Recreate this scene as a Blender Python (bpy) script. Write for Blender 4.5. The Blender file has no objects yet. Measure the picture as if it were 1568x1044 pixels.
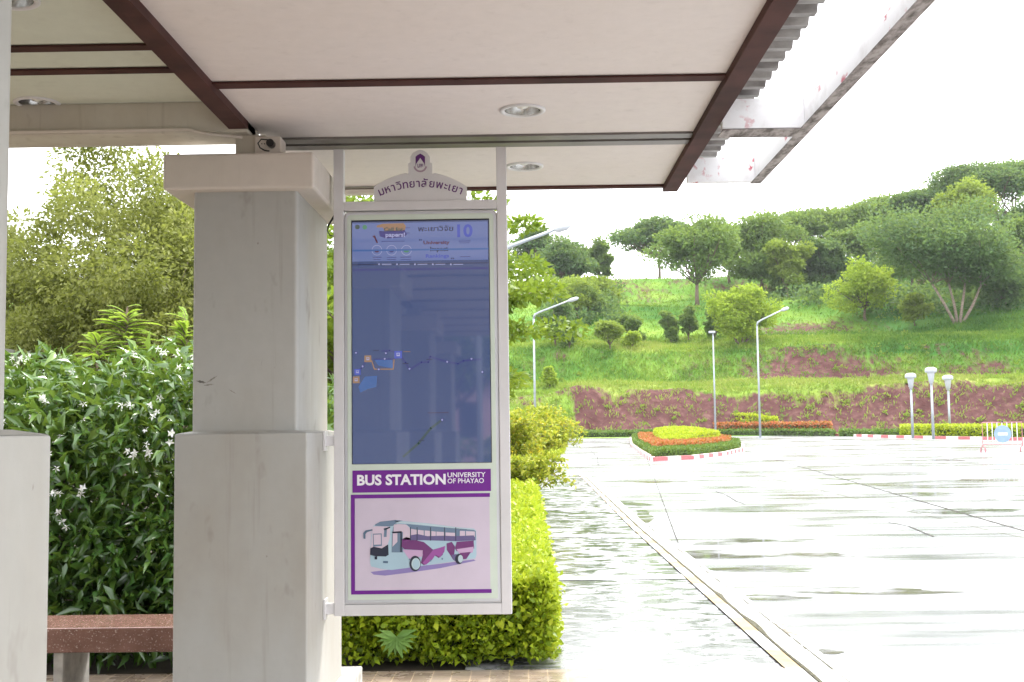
import bpy, math, random
import numpy as np
from mathutils import Vector, Matrix
R = math.radians
random.seed(7); RS = np.random.RandomState(11)
sc = bpy.context.scene
COL = sc.collection

# ------------------------------------------------------------------ camera
F = 1800.0; W0, H0 = 1568.0, 1044.0
CAMZ = 1.5
yc = np.array([20., -137., 1800.]); yc /= np.linalg.norm(yc)
zc = np.array([-0.014, 1.0, 0.0]); zc -= yc*zc.dot(yc); zc /= np.linalg.norm(zc)
xc = np.array([yc[1]*zc[2]-yc[2]*zc[1], yc[2]*zc[0]-yc[0]*zc[2], yc[0]*zc[1]-yc[1]*zc[0]])
if xc[0] < 0: xc = -xc
M3 = np.array([xc, yc, zc])           # rows: world axes written in camera (right, up, forward)
cam_data = bpy.data.cameras.new('camera'); cam = bpy.data.objects.new('camera', cam_data); COL.objects.link(cam)
cam_data.sensor_width = 36; cam_data.lens = F/W0*36; cam_data.clip_start = 0.05; cam_data.clip_end = 3000
right, up, fwd = M3[:, 0], M3[:, 1], M3[:, 2]
cam.matrix_world = Matrix(((right[0], up[0], -fwd[0], 0), (right[1], up[1], -fwd[1], 0), (right[2], up[2], -fwd[2], CAMZ), (0, 0, 0, 1)))
sc.camera = cam
cam_data.dof.use_dof = False

# ------------------------------------------------------------------ sky, sun, exposure
SUN_EL, SUN_AZ = R(52), R(38)          # azimuth measured from +Y towards +X
world = bpy.data.worlds.new('World'); sc.world = world; world.use_nodes = True
wn, wl = world.node_tree.nodes, world.node_tree.links
wn.clear()
wo = wn.new('ShaderNodeOutputWorld'); bg = wn.new('ShaderNodeBackground'); sky = wn.new('ShaderNodeTexSky')
sky.sky_type = 'NISHITA'; sky.sun_disc = False; sky.sun_elevation = SUN_EL; sky.sun_rotation = SUN_AZ
sky.air_density = 1.0; sky.dust_density = 3.0
mx = wn.new('ShaderNodeMix'); mx.data_type = 'RGBA'
tcw = wn.new('ShaderNodeTexCoord'); nz = wn.new('ShaderNodeTexNoise'); nz.inputs['Scale'].default_value = 2.2; nz.inputs['Detail'].default_value = 5
rmp = wn.new('ShaderNodeMapRange'); rmp.inputs[1].default_value = .3; rmp.inputs[2].default_value = .75; rmp.inputs[3].default_value = .96; rmp.inputs[4].default_value = .86
wl.new(tcw.outputs['Generated'], nz.inputs['Vector']); wl.new(nz.outputs['Fac'], rmp.inputs[0]); wl.new(rmp.outputs[0], mx.inputs[0])
wl.new(sky.outputs[0], mx.inputs[6]); mx.inputs[7].default_value = (9.2, 9.3, 9.5, 1)     # bright cloud cover
wl.new(mx.outputs[2], bg.inputs[0]); bg.inputs[1].default_value = 0.12
wl.new(bg.outputs[0], wo.inputs[0])
sd = bpy.data.lights.new('sun', 'SUN'); sd.energy = 1.6; sd.angle = R(12); sd.color = (1, .96, .9)
sun = bpy.data.objects.new('sun', sd); COL.objects.link(sun)
dv = Vector((math.sin(SUN_AZ)*math.cos(SUN_EL), math.cos(SUN_AZ)*math.cos(SUN_EL), math.sin(SUN_EL)))
sun.rotation_euler = dv.to_track_quat('Z', 'Y').to_euler()
sc.view_settings.view_transform = 'Standard'; sc.view_settings.look = 'None'
sc.view_settings.exposure = 1.82; sc.view_settings.gamma = 1
sc.cycles.max_bounces = 8; sc.cycles.transparent_max_bounces = 8

# ------------------------------------------------------------------ measuring helpers
def ray(px, py):
    c = np.array([(px-W0/2)/F, (H0/2-py)/F, 1.0])
    return M3 @ c
def at(px, py, Y):
    d = ray(px, py); t = Y/d[1]
    return (d[0]*t, Y, CAMZ+d[2]*t)
def g(Y):                              # level of the paving, which climbs gently away from the shelter
    return max(0.0, 0.009*(Y-18))
def gp(px, py, off=-0.1):              # the point of the ground seen at a pixel
    d = ray(px, py); lo, hi = 1.0, 400.0
    for _ in range(60):
        m = (lo+hi)/2; t = m/d[1]
        if CAMZ+d[2]*t > g(m)+off: lo = m
        else: hi = m
    return (d[0]*lo/d[1], lo, g(lo)+off)

# ------------------------------------------------------------------ mesh builder
class MB:
    def __init__(s): s.v = []; s.f = []; s.m = []
    def add(s, vs, fs, mi=0):
        n = len(s.v); s.v += [tuple(map(float, p)) for p in vs]
        for f in fs: s.f.append([i+n for i in f]); s.m.append(mi)
        return s
    def box(s, x0, x1, y0, y1, z0, z1, mi=0):
        v = [(x0,y0,z0),(x1,y0,z0),(x1,y1,z0),(x0,y1,z0),(x0,y0,z1),(x1,y0,z1),(x1,y1,z1),(x0,y1,z1)]
        return s.add(v, [(0,3,2,1),(4,5,6,7),(0,1,5,4),(1,2,6,5),(2,3,7,6),(3,0,4,7)], mi)
    def taper(s, x0, x1, y0, y1, z0, z1, i, mi=0):     # box whose top is drawn in by i
        v = [(x0,y0,z0),(x1,y0,z0),(x1,y1,z0),(x0,y1,z0),(x0+i,y0+i,z1),(x1-i,y0+i,z1),(x1-i,y1-i,z1),(x0+i,y1-i,z1)]
        return s.add(v, [(0,3,2,1),(4,5,6,7),(0,1,5,4),(1,2,6,5),(2,3,7,6),(3,0,4,7)], mi)
    def tube(s, pts, rad, n=10, mi=0, cap=True):
        pts = [Vector(p) for p in pts]
        if not hasattr(rad, '__len__'): rad = [rad]*len(pts)
        vs = []
        ref = None
        for i, p in enumerate(pts):
            t = (pts[min(i+1, len(pts)-1)]-pts[max(i-1, 0)]).normalized()
            if ref is None: ref = t.orthogonal().normalized()
            a = (ref - t*ref.dot(t)).normalized(); b = t.cross(a); ref = a
            for k in range(n):
                an = 2*math.pi*k/n
                vs.append(p+(a*math.cos(an)+b*math.sin(an))*rad[i])
        fs = []
        for i in range(len(pts)-1):
            for k in range(n):
                k2 = (k+1) % n
                fs.append((i*n+k, i*n+k2, (i+1)*n+k2, (i+1)*n+k))
        if cap: fs.append(tuple(range(n-1, -1, -1))); fs.append(tuple((len(pts)-1)*n+k for k in range(n)))
        return s.add(vs, fs, mi)
    def lathe(s, prof, c, n=24, mi=0):
        vs = []; fs = []
        for r, z in prof:
            for k in range(n):
                a = 2*math.pi*k/n; vs.append((c[0]+r*math.cos(a), c[1]+r*math.sin(a), c[2]+z))
        for i in range(len(prof)-1):
            for k in range(n):
                k2 = (k+1) % n; fs.append((i*n+k, i*n+k2, (i+1)*n+k2, (i+1)*n+k))
        return s.add(vs, fs, mi)
    def prism(s, poly, y0, y1, mi=0):                  # poly in (x, z), extruded along y
        n = len(poly)
        v = [(x, y0, z) for x, z in poly]+[(x, y1, z) for x, z in poly]
        f = [tuple(range(n)), tuple(range(2*n-1, n-1, -1))]+[(i, i+n, (i+1) % n+n, (i+1) % n) for i in range(n)]
        return s.add(v, f, mi)
    def flat(s, poly, y, mi=0):
        return s.add([(x, y, z) for x, z in poly], [tuple(range(len(poly)))], mi)
    def build(s, name, mats, parent=None, bevel=0, smooth=False, seg=2):
        me = bpy.data.meshes.new(name)
        o0 = Vector(parent.location) if parent is not None else Vector((0, 0, 0))
        if parent is not None and parent.parent is not None: o0 += Vector(parent.parent.location)
        me.from_pydata([tuple(Vector(p)-o0) for p in s.v], [], s.f)
        if not isinstance(mats, (list, tuple)): mats = [mats]
        for m in mats: me.materials.append(m)
        me.polygons.foreach_set('material_index', s.m)
        if smooth: me.polygons.foreach_set('use_smooth', [True]*len(s.f))
        me.update()
        o = bpy.data.objects.new(name, me); COL.objects.link(o)
        if parent is not None: o.parent = parent
        if bevel:
            b = o.modifiers.new('bevel', 'BEVEL'); b.width = bevel; b.segments = seg; b.limit_method = 'ANGLE'
        return o
def tag(o, label=None, cat=None, group=None, kind=None):
    if label: o['label'] = label
    if cat: o['category'] = cat
    if group: o['group'] = group
    if kind: o['kind'] = kind
    return o
def thing(name, loc, label, cat, group=None):
    o = bpy.data.objects.new(name, None); COL.objects.link(o); o.location = loc; o.empty_display_size = .2
    return tag(o, label, cat, group)
def copy_thing(root, loc, label, rz=0, scale=None):
    r = root.copy(); COL.objects.link(r); r.location = loc; r['label'] = label; r.rotation_euler = (0, 0, rz)
    if scale: r.scale = scale
    for ch in [c for c in bpy.data.objects if c.parent == root]:
        c = ch.copy(); COL.objects.link(c); c.parent = r
        for gch in [q for q in bpy.data.objects if q.parent == ch]:
            d = gch.copy(); COL.objects.link(d); d.parent = c
    return r

# ------------------------------------------------------------------ materials
def new_mat(name):
    m = bpy.data.materials.new(name); m.use_nodes = True
    return m, m.node_tree.nodes, m.node_tree.links, m.node_tree.nodes['Principled BSDF']
def noise(n, l, scale, detail=4, vec=None, stretch=None, rough=.6):
    t = n.new('ShaderNodeTexNoise'); t.inputs['Scale'].default_value = scale; t.inputs['Detail'].default_value = detail; t.inputs['Roughness'].default_value = rough
    if vec is None: vec = n.new('ShaderNodeNewGeometry').outputs['Position']
    if stretch:
        mp = n.new('ShaderNodeMapping'); mp.inputs['Scale'].default_value = stretch; l.new(vec, mp.inputs[0]); vec = mp.outputs[0]
    l.new(vec, t.inputs['Vector']); return t.outputs['Fac']
def ramp(n, l, fac, stops):
    r = n.new('ShaderNodeValToRGB'); l.new(fac, r.inputs[0]); e = r.color_ramp.elements
    while len(e) < len(stops): e.new(.5)
    for k, (p, c) in enumerate(stops):
        e[k].position = p; e[k].color = (*c, 1) if len(c) == 3 else c
    return r.outputs[0]
def mix(n, l, fac, a, b, mode='MIX'):
    m = n.new('ShaderNodeMix'); m.data_type = 'RGBA'; m.blend_type = mode
    for sock, val in ((0, fac), (6, a), (7, b)):
        if hasattr(val, 'links') or hasattr(val, 'is_linked'): l.new(val, m.inputs[sock])
        elif sock == 0: m.inputs[0].default_value = val
        else: m.inputs[sock].default_value = (*val, 1)
    return m.outputs[2]
def maprange(n, l, val, a, b, c, d):
    r = n.new('ShaderNodeMapRange'); l.new(val, r.inputs[0])
    for i, q in enumerate((a, b, c, d)): r.inputs[i+1].default_value = q
    return r.outputs[0]
def bump(n, l, p, h, strength=.3, dist=.01):
    b = n.new('ShaderNodeBump'); b.inputs['Strength'].default_value = strength; b.inputs['Distance'].default_value = dist
    l.new(h, b.inputs['Height']); l.new(b.outputs[0], p.inputs['Normal'])
def simple(name, col, rough=.5, metal=0, var=.06, scale=6, emit=None, spec=.5, coat=0, bmp=0):
    m, n, l, p = new_mat(name)
    p.inputs['Roughness'].default_value = rough; p.inputs['Metallic'].default_value = metal; p.inputs['Specular IOR Level'].default_value = spec
    p.inputs['Coat Weight'].default_value = coat; p.inputs['Coat Roughness'].default_value = .03
    if var:
        f = noise(n, l, scale, 5)
        c2 = tuple(max(0, c*(1-var*2.2)) for c in col); c1 = tuple(min(1, c*(1+var)) for c in col)
        l.new(ramp(n, l, f, [(.3, c2), (.62, c1)]), p.inputs['Base Color'])
    else: p.inputs['Base Color'].default_value = (*col, 1)
    if bmp: bump(n, l, p, noise(n, l, scale*8, 3), bmp, .003)
    if emit: p.inputs['Emission Color'].default_value = (*col, 1); p.inputs['Emission Strength'].default_value = emit
    return m
def plaster(name, col, stain, amt=.5):
    m, n, l, p = new_mat(name)
    big = noise(n, l, 1.3, 5, stretch=(1, 1, .45)); fine = noise(n, l, 14, 5); spot = noise(n, l, 5, 3, stretch=(1.4, 1.4, .8))
    a = mix(n, l, maprange(n, l, big, .42, .72, 0, amt), col, stain)
    a = mix(n, l, maprange(n, l, spot, .64, .8, 0, amt*.9), a, tuple(c*.6 for c in stain))
    a = mix(n, l, maprange(n, l, fine, .3, .7, 0, .16), a, tuple(c*.65 for c in col))
    drip = noise(n, l, 9, 5, stretch=(1.6, 1.6, .07)); a = mix(n, l, maprange(n, l, drip, .58, .8, 0, amt*.8), a, tuple(c*.7 for c in stain))
    chip = noise(n, l, 26, 3, stretch=(1, 1, .6)); a = mix(n, l, maprange(n, l, chip, .72, .76, 0, amt*.8), a, tuple(c*.5 for c in stain))
    l.new(a, p.inputs['Base Color']); p.inputs['Roughness'].default_value = .75
    bump(n, l, p, mix(n, l, .5, fine, big), .25, .006)
    return m
M_plaster = plaster('pillar plaster', (.41, .41, .39), (.30, .262, .205), .7)
M_cap = plaster('capital plaster', (.62, .57, .515), (.54, .46, .38), .3)
M_beamc = plaster('stained concrete beam', (.58, .55, .48), (.36, .30, .22), .8)
M_ceil = plaster('ceiling board', (.73, .675, .65), (.69, .62, .57), .35)
M_ceil2 = plaster('ceiling board tinted by green bounce', (.62, .65, .55), (.58, .60, .48), .3)  # left bay boards: green bounce light from the garden put into the colour
M_brown = simple('brown painted steel', (.066, .026, .022), .75, spec=.25, var=.22, scale=3)
M_rail = simple('dull grey steel channel', (.17, .155, .145), .45, .1, var=.1, scale=5)
M_white = simple('white powder coat', (.64, .63, .64), .35, var=.02)
M_trim = simple('silver trim', (.62, .64, .68), .3, .25, var=.02)
M_glassgreen = simple('pale green back painted glass', (.60, .68, .60), .12, var=.02, spec=.5)
M_black = simple('black plastic', (.012, .012, .014), .35, var=0)
M_galv = simple('galvanised steel', (.34, .37, .40), .4, .4, var=.06, scale=2)
M_lampwhite = simple('white lamp head', (.42, .44, .47), .4, var=.03)
M_purple = simple('purple vinyl', (.16, .022, .27), .22, var=.02)
M_vinylwhite = simple('white vinyl lettering', (.82, .80, .86), .3, var=0)
M_wood = simple('bark', (.16, .115, .085), .9, var=.25, scale=9, bmp=.5)
M_wood2 = simple('pale bark', (.25, .195, .155), .9, var=.2, scale=7, bmp=.5)
M_redpaint = simple('red kerb paint', (.46, .13, .14), .6, var=.15, scale=20)
M_whitepaint = simple('white kerb paint', (.72, .70, .68), .6, var=.1, scale=14)
M_greyconc = simple('weathered concrete', (.42, .41, .38), .8, var=.15, scale=9, bmp=.4)

def m_corr():
    m, n, l, p = new_mat('corrugated roof sheet')
    f = noise(n, l, 4, 5, stretch=(1, 3, 1)); l.new(ramp(n, l, f, [(.35, (.15, .14, .135)), (.65, (.36, .35, .34))]), p.inputs['Base Color'])
    p.inputs['Roughness'].default_value = .5; p.inputs['Metallic'].default_value = .2; return m
M_corr = m_corr()
def m_fascia():
    m, n, l, p = new_mat('peeling white fascia paint')
    f = noise(n, l, 7, 6, stretch=(1, .8, 1)); f2 = noise(n, l, 3, 3); f3 = noise(n, l, 22, 4, stretch=(1, .4, 1))
    a = mix(n, l, maprange(n, l, f, .50, .75, 0, .5), (.86, .86, .88), (.50, .46, .44))
    msk = n.new('ShaderNodeMath'); msk.operation = 'MULTIPLY'
    l.new(maprange(n, l, f2, .565, .62, 0, 1), msk.inputs[0]); l.new(maprange(n, l, f3, .56, .60, 0, 1), msk.inputs[1])
    a = mix(n, l, msk.outputs[0], a, (.55, .12, .16))
    l.new(a, p.inputs['Base Color']); p.inputs['Roughness'].default_value = .6; return m
M_fascia = m_fascia()
def m_dirt():
    m, n, l, p = new_mat('dirty fascia underside')
    f = noise(n, l, 30, 6, stretch=(1, .35, 1)); l.new(ramp(n, l, f, [(.35, (.10, .085, .075)), (.6, (.40, .36, .35))]), p.inputs['Base Color'])
    p.inputs['Roughness'].default_value = .8; return m
M_dirt = m_dirt()
def m_granite():
    m, n, l, p = new_mat('red speckled granite')
    f = noise(n, l, 90, 3); f2 = noise(n, l, 12, 4)
    a = mix(n, l, maprange(n, l, f2, .3, .7, 0, 1), (.14, .072, .056), (.215, .118, .095))
    a = mix(n, l, maprange(n, l, f, .60, .68, 0, .8), a, (.55, .45, .40))
    l.new(a, p.inputs['Base Color']); p.inputs['Roughness'].default_value = .18; return m
M_granite = m_granite()
def m_tile(c1=(.20, .145, .105), c2=(.27, .20, .15), mo=(.48, .36, .24), size=.118, st=(.30, .26, .22)):
    m, n, l, p = new_mat('paving tiles')
    geo = n.new('ShaderNodeNewGeometry'); b = n.new('ShaderNodeTexBrick'); b.offset = 0; b.squash = 1
    b.inputs['Scale'].default_value = 1; b.inputs['Brick Width'].default_value = size; b.inputs['Row Height'].default_value = size; b.inputs['Mortar Size'].default_value = .0035
    b.inputs['Color1'].default_value = (*c1, 1); b.inputs['Color2'].default_value = (*c2, 1); b.inputs['Mortar'].default_value = (*mo, 1)
    l.new(geo.outputs['Position'], b.inputs['Vector'])
    f = noise(n, l, 3, 5); a = mix(n, l, maprange(n, l, f, .35, .7, 0, .5), b.outputs['Color'], st)
    l.new(a, p.inputs['Base Color']); l.new(maprange(n, l, noise(n, l, 5, 4), .4, .62, .16, .5), p.inputs['Roughness'])
    bump(n, l, p, b.outputs['Fac'], -.3, .003); return m
M_tile = m_tile(); M_tile_lit = m_tile((.34, .32, .305), (.39, .37, .36), (.17, .15, .14), .30, (.29, .27, .26))
def wet(name, dry, dark, sx, sy, r0, r1, bstr, joint=None, scale=1.0, puddle=.5, lo=.40, hi=.62, dist=0):
    m, n, l, p = new_mat(name)
    geo = n.new('ShaderNodeNewGeometry'); pos = geo.outputs['Position']
    f = noise(n, l, scale, 6, vec=pos, stretch=(sx, sy, 1)); f.node.inputs['Distortion'].default_value = dist; f2 = noise(n, l, scale*6, 5, vec=pos, stretch=(sx, sy, 1)); f3 = noise(n, l, scale*.35, 3, vec=pos)
    a = mix(n, l, maprange(n, l, f, lo, hi, 0, 1), dark, dry)
    a = mix(n, l, maprange(n, l, f2, .45, .7, 0, .35), a, tuple(c*.6 for c in dry))
    if joint:
        sep = n.new('ShaderNodeSeparateXYZ'); l.new(pos, sep.inputs[0])
        outs = []
        for ax, (per, off, wd) in enumerate(joint):
            add = n.new('ShaderNodeMath'); add.operation = 'ADD'; l.new(sep.outputs[ax], add.inputs[0]); add.inputs[1].default_value = off
            md = n.new('ShaderNodeMath'); md.operation = 'PINGPONG'; l.new(add.outputs[0], md.inputs[0]); md.inputs[1].default_value = per
            lt = n.new('ShaderNodeMath'); lt.operation = 'LESS_THAN'; l.new(md.outputs[0], lt.inputs[0]); lt.inputs[1].default_value = wd; outs.append(lt.outputs[0])
        mxm = n.new('ShaderNodeMath'); mxm.operation = 'MAXIMUM'; l.new(outs[0], mxm.inputs[0]); l.new(outs[1], mxm.inputs[1])
        a = mix(n, l, mxm.outputs[0], a, (.07, .065, .05))
    l.new(a, p.inputs['Base Color'])
    l.new(maprange(n, l, mix(n, l, puddle, f, f3), lo, hi, r0, r1), p.inputs['Roughness'])
    bump(n, l, p, f2, bstr, .01)
    return m
M_road = wet('wet concrete road', (.255, .262, .275), (.125, .128, .126), .20, 1.5, .05, .42, .03, joint=((4.0, 1.0, .03), (6.0, 0.0, .035)), scale=.8, lo=.35, hi=.57)
M_walk = wet('wet stamped concrete', (.30, .30, .32), (.085, .09, .085), 1.0, 1.4, .05, .45, .14, scale=2.6, puddle=.0, lo=.43, hi=.60, dist=1.2, joint=((9.0, .2, .0), (2.3, -.25, .012)))
M_band = wet('smooth paving band', (.42, .41, .40), (.34, .335, .32), 1, 1, .15, .5, .1, scale=2)
M_gutter = wet('gutter concrete', (.46, .45, .43), (.38, .37, .35), 1, .5, .2, .5, .1, scale=3)
M_yellow = wet('faded yellow kerb paint', (.30, .185, .045), (.34, .25, .11), 1, 1, .3, .5, .1, scale=5)
M_kerbw = wet('faded white kerb paint', (.46, .45, .41), (.40, .39, .35), 1, 1, .3, .5, .1, scale=5)
M_earth = simple('dark earth', (.07, .055, .04), .95, var=.3, scale=3)

def leafmat(name, cols, trans=.35, rough=.5, spec=.3):
    m, n, l, p = new_mat(name)
    at_ = n.new('ShaderNodeAttribute'); at_.attribute_name = 'rnd'
    k = len(cols); c = ramp(n, l, at_.outputs['Fac'], [(i/(k-1) if k > 1 else 0, cols[i]) for i in range(k)])
    l.new(c, p.inputs['Base Color']); p.inputs['Roughness'].default_value = rough; p.inputs['Specular IOR Level'].default_value = spec
    tr = n.new('ShaderNodeBsdfTranslucent'); ms = n.new('ShaderNodeMixShader'); ms.inputs[0].default_value = trans
    l.new(mix(n, l, .35, c, (.35, .42, .04)) if trans > .2 else c, tr.inputs[0])
    l.new(p.outputs[0], ms.inputs[1]); l.new(tr.outputs[0], ms.inputs[2]); l.new(ms.outputs[0], n['Material Output'].inputs[0])
    return m
L_bush = leafmat('glossy dark leaves', [(.024, .066, .015), (.05, .125, .022), (.10, .20, .036), (.18, .29, .05)], .25, .25, .7)
L_feather = leafmat('olive feathery leaves', [(.10, .12, .03), (.17, .19, .045), (.25, .275, .07), (.34, .35, .12)], .42, .6)
L_fern = leafmat('lime fern leaves', [(.24, .38, .05), (.34, .50, .07), (.42, .56, .09)], .5, .6)
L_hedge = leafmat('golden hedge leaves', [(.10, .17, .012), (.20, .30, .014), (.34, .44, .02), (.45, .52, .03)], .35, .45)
L_hedge2 = leafmat('lime hedge leaves', [(.26, .34, .02), (.38, .46, .02), (.48, .54, .03)], .35, .5)
L_green = leafmat('green clipped leaves', [(.05, .11, .02), (.09, .17, .03), (.13, .22, .05)], .3, .6)
L_red = leafmat('copper red leaves', [(.30, .05, .02), (.50, .11, .04), (.50, .20, .10), (.22, .18, .05)], .3, .6)
L_near = leafmat('fresh green leaves', [(.06, .12, .015), (.12, .20, .02), (.20, .29, .03), (.27, .35, .05)], .38, .5)
L_gold = leafmat('yellow green leaves', [(.16, .22, .02), (.28, .34, .03), (.40, .42, .04), (.48, .46, .05)], .38, .5)
L_far = [leafmat('far dark green leaves', [(.05, .11, .05), (.08, .155, .058), (.12, .22, .07)], .42, .7),
         leafmat('far mid green leaves', [(.085, .155, .045), (.13, .215, .055), (.19, .29, .07)], .42, .7),
         leafmat('far yellow green leaves', [(.13, .20, .03), (.20, .28, .04), (.28, .36, .06)], .42, .7)]
L_grass = leafmat('hill grass', [(.05, .15, .025), (.11, .23, .03), (.21, .32, .045), (.31, .36, .09)], .4, .8)
L_petal = leafmat('white petals', [(.78, .78, .76), (.82, .82, .8)], .3, .6)
L_yellowfl = leafmat('yellow petals', [(.75, .55, .02), (.8, .65, .05)], .3, .6)

# ------------------------------------------------------------------ foliage
def unit(a): return a/np.maximum(np.linalg.norm(a, axis=1, keepdims=True), 1e-9)
def mesh_np(name, V, Fq, mat, parent=None, attr=None):
    V = np.asarray(V, dtype=np.float32).copy()
    if parent is not None: V -= np.array(parent.location, dtype=np.float32)
    k = Fq.shape[1]; me = bpy.data.meshes.new(name)
    me.vertices.add(len(V)); me.vertices.foreach_set('co', V.ravel())
    me.loops.add(Fq.size); me.loops.foreach_set('vertex_index', Fq.astype(np.int32).ravel())
    me.polygons.add(len(Fq)); me.polygons.foreach_set('loop_start', np.arange(0, Fq.size, k, dtype=np.int32))
    me.polygons.foreach_set('loop_total', np.full(len(Fq), k, dtype=np.int32))
    if attr is not None:
        a = me.attributes.new('rnd', 'FLOAT', 'POINT'); a.data.foreach_set('value', attr.astype(np.float32))
    me.materials.append(mat); me.update(calc_edges=True); me.validate()
    o = bpy.data.objects.new(name, me); COL.objects.link(o)
    if parent is not None: o.parent = parent
    return o
def leaves(name, C, D, L, wr, mat, parent=None, rnd=None, N=None, curl=.15):
    """C centres, D growing directions, L lengths; each leaf is a folded, slightly drooping blade of 5 points"""
    n = len(C); D = unit(D)
    if N is None: N = RS.normal(size=(n, 3)) + np.array([0, 0, 1.1])
    S = unit(np.cross(D, N)); Nn = np.cross(S, D)
    L = np.asarray(L).reshape(-1, 1); w = L*wr
    base = C; mid = C+D*L*.48+Nn*L*curl*.4; tip = C+D*L-Nn*L*curl
    l = C+D*L*.45+S*w+Nn*L*curl*.9; r = C+D*L*.45-S*w+Nn*L*curl*.9
    V = np.stack([base, l, mid, r, tip], 1).reshape(-1, 3)
    i = np.arange(n)[:, None]*5
    Fq = np.concatenate([i+np.array([[0, 2, 1]]), i+np.array([[1, 2, 4]]), i+np.array([[0, 3, 2]]), i+np.array([[2, 3, 4]])], 0)
    if rnd is None: rnd = RS.rand(n)
    return mesh_np(name, V, Fq, mat, parent, np.repeat(rnd, 5))
def quads(name, C, D, L, wr, mat, parent=None, rnd=None, N=None):
    n = len(C); D = unit(D)
    if N is None: N = RS.normal(size=(n, 3)) + np.array([0, 0, .8])
    S = unit(np.cross(D, N)); Nn = np.cross(S, D); L = np.asarray(L).reshape(-1, 1); w = L*wr
    V = np.stack([C, C+D*L*.5+S*w+Nn*L*.1, C+D*L, C+D*L*.5-S*w+Nn*L*.1], 1).reshape(-1, 3)
    Fq = np.arange(n)[:, None]*4+np.array([[0, 1, 2, 3]])
    if rnd is None: rnd = RS.rand(n)
    return mesh_np(name, V, Fq, mat, parent, np.repeat(rnd, 4))
def ball(n, shell=.0):
    d = unit(RS.normal(size=(n, 3))); r = (shell+(1-shell)*RS.rand(n, 1))**(1/2.2); return d*r
def make_tree(name, label, cat, base, h, rx, rz, mat, nclump=40, per=150, size=.4, wr=.3, style='round', group=None,
              bark=None, trunk_r=None, fork=.35, clump=None, ry=None, stems=1, lean=(0, 0), droop=0, seed=None, flat=.6, splay=.25):
    base = Vector(base); ry = ry or rx; bark = bark or M_wood
    root = thing(name, base, label, cat, group)
    rs = RS
    cz = base.z+h-rz; cen = np.array([base.x+lean[0], base.y+lean[1], cz])
    cs = []; nl_ = 6; lob = []
    for q in range(nl_):
        a = q*6.283/nl_+rs.rand(); rr_ = rs.uniform(.25, .62); lob.append((np.array([math.cos(a)*rr_, math.sin(a)*rr_, rs.uniform(-.5, .62)]), rs.uniform(.30, .52)))
    lob.append((np.array([rs.uniform(-.2, .2), 0, .55]), .42)); lob.append((np.array([0, 0, -.05]), .55))
    while len(cs) < nclump:
        d = unit(rs.normal(size=(1, 3)))[0]
        if style == 'umbrella':
            rr = math.sqrt(rs.rand()); a = rs.rand()*6.283
            p = np.array([math.cos(a)*rr, math.sin(a)*rr, (1-rr**2)**.5*1.0-.25*rs.rand()])
        else:
            if style == 'full': p = d*rs.rand()**.4
            else: lc, lr = lob[len(cs) % len(lob)]; p = lc+d*lr*rs.rand()**.4
            if p[2] < -.75: continue
        cs.append(p)
    cs = np.array(cs); wob = 1+.16*np.sin(cs[:, 0]*5+cs[:, 2]*4+rs.rand()*6)[:, None]
    cc = cen+cs*wob*np.array([rx, ry, rz])
    cr = (clump or rx*.26)*(.6+.8*rs.rand(nclump))
    tone = rs.rand(nclump)
    n = nclump*per; idx = np.repeat(np.arange(nclump), per)
    off = ball(n, .15)*cr[idx][:, None]*np.array([1, 1, flat])
    C = cc[idx]+off
    D = unit(off+rs.normal(size=(n, 3))*.5*cr[idx][:, None]) + np.array([0, 0, -droop])
    rnd = np.clip(tone[idx]*.55+rs.rand(n)*.5, 0, 1)
    L = size*(.6+.8*rs.rand(n))
    (leaves if size*1800/max(base.y, 1) > 14 else quads)('crown', C, D, L, wr, mat, root, rnd)
    m = MB(); tr = trunk_r or h*.022
    tops = []
    for sidx in range(stems):
        ax = (sidx-(stems-1)/2)*splay*rx if stems > 1 else 0
        f = Vector((base.x+ax+lean[0]*.5, base.y+lean[1]*.5, base.z+h*fork))
        b0 = base+Vector((ax*.12, 0, -.15))
        midp = (b0+f)/2+Vector((rs.normal()*.03*h, rs.normal()*.03*h, 0))*.6
        m.tube([b0, midp, f], [tr*1.25, tr, tr*.8], 8); tops.append(f)
    order = np.argsort(-cr)
    for k in order[:min(nclump, 26)]:
        f = tops[int(rs.randint(len(tops)))]; e = Vector(cc[k]); q = f.lerp(e, .5)+Vector((0, 0, (-.12 if style == 'umbrella' else .02)*h*.5))+Vector(rs.normal(size=3)*.02*h)
        m.tube([f, q, e], [tr*.55, tr*.32, tr*.1], 5)
    m.build('trunk', bark, root, smooth=True)
    return root

# ================================================================== SETTING
def sheet(name, xs, ys, off, mat, kind='structure', z=None):
    v = [(x, y, (g(y)+off if z is None else z)) for y in ys for x in xs]; nx = len(xs)
    f = [(j*nx+i, j*nx+i+1, (j+1)*nx+i+1, (j+1)*nx+i) for j in range(len(ys)-1) for i in range(nx-1)]
    b = MB(); b.add(v, f); o = b.build(name, mat); tag(o, kind=kind); return o
sheet('ground', [-900, -300, -60, 60, 300, 900], [-400, -60, 18, 60, 115, 140], -.35, M_earth)
SX0, SX1, KX1, GX1 = .20, 1.59, 1.695, 1.885        # sidewalk, kerb top, gutter strip
sheet('road', [GX1, 300], [-60, 18, 118], -.1, M_road)
sheet('side_road', [-60, GX1], [36.5, 60, 118], -.1, M_road)
b = MB()
for (ya, yb) in ((-20, 18), (18, 35.6)):
    b.add([(SX0-.6, ya, g(ya)), (SX1, ya, g(ya)), (SX1, yb, g(yb)), (SX0-.6, yb, g(yb))], [(0, 1, 2, 3)])
b.add([(SX0-.6, 35.6, g(35.6)), (SX1, 35.6, g(35.6)), (SX1, 36.6, g(36.6)-.12), (SX0-.6, 36.6, g(36.6)-.12)], [(0, 1, 2, 3)])
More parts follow.
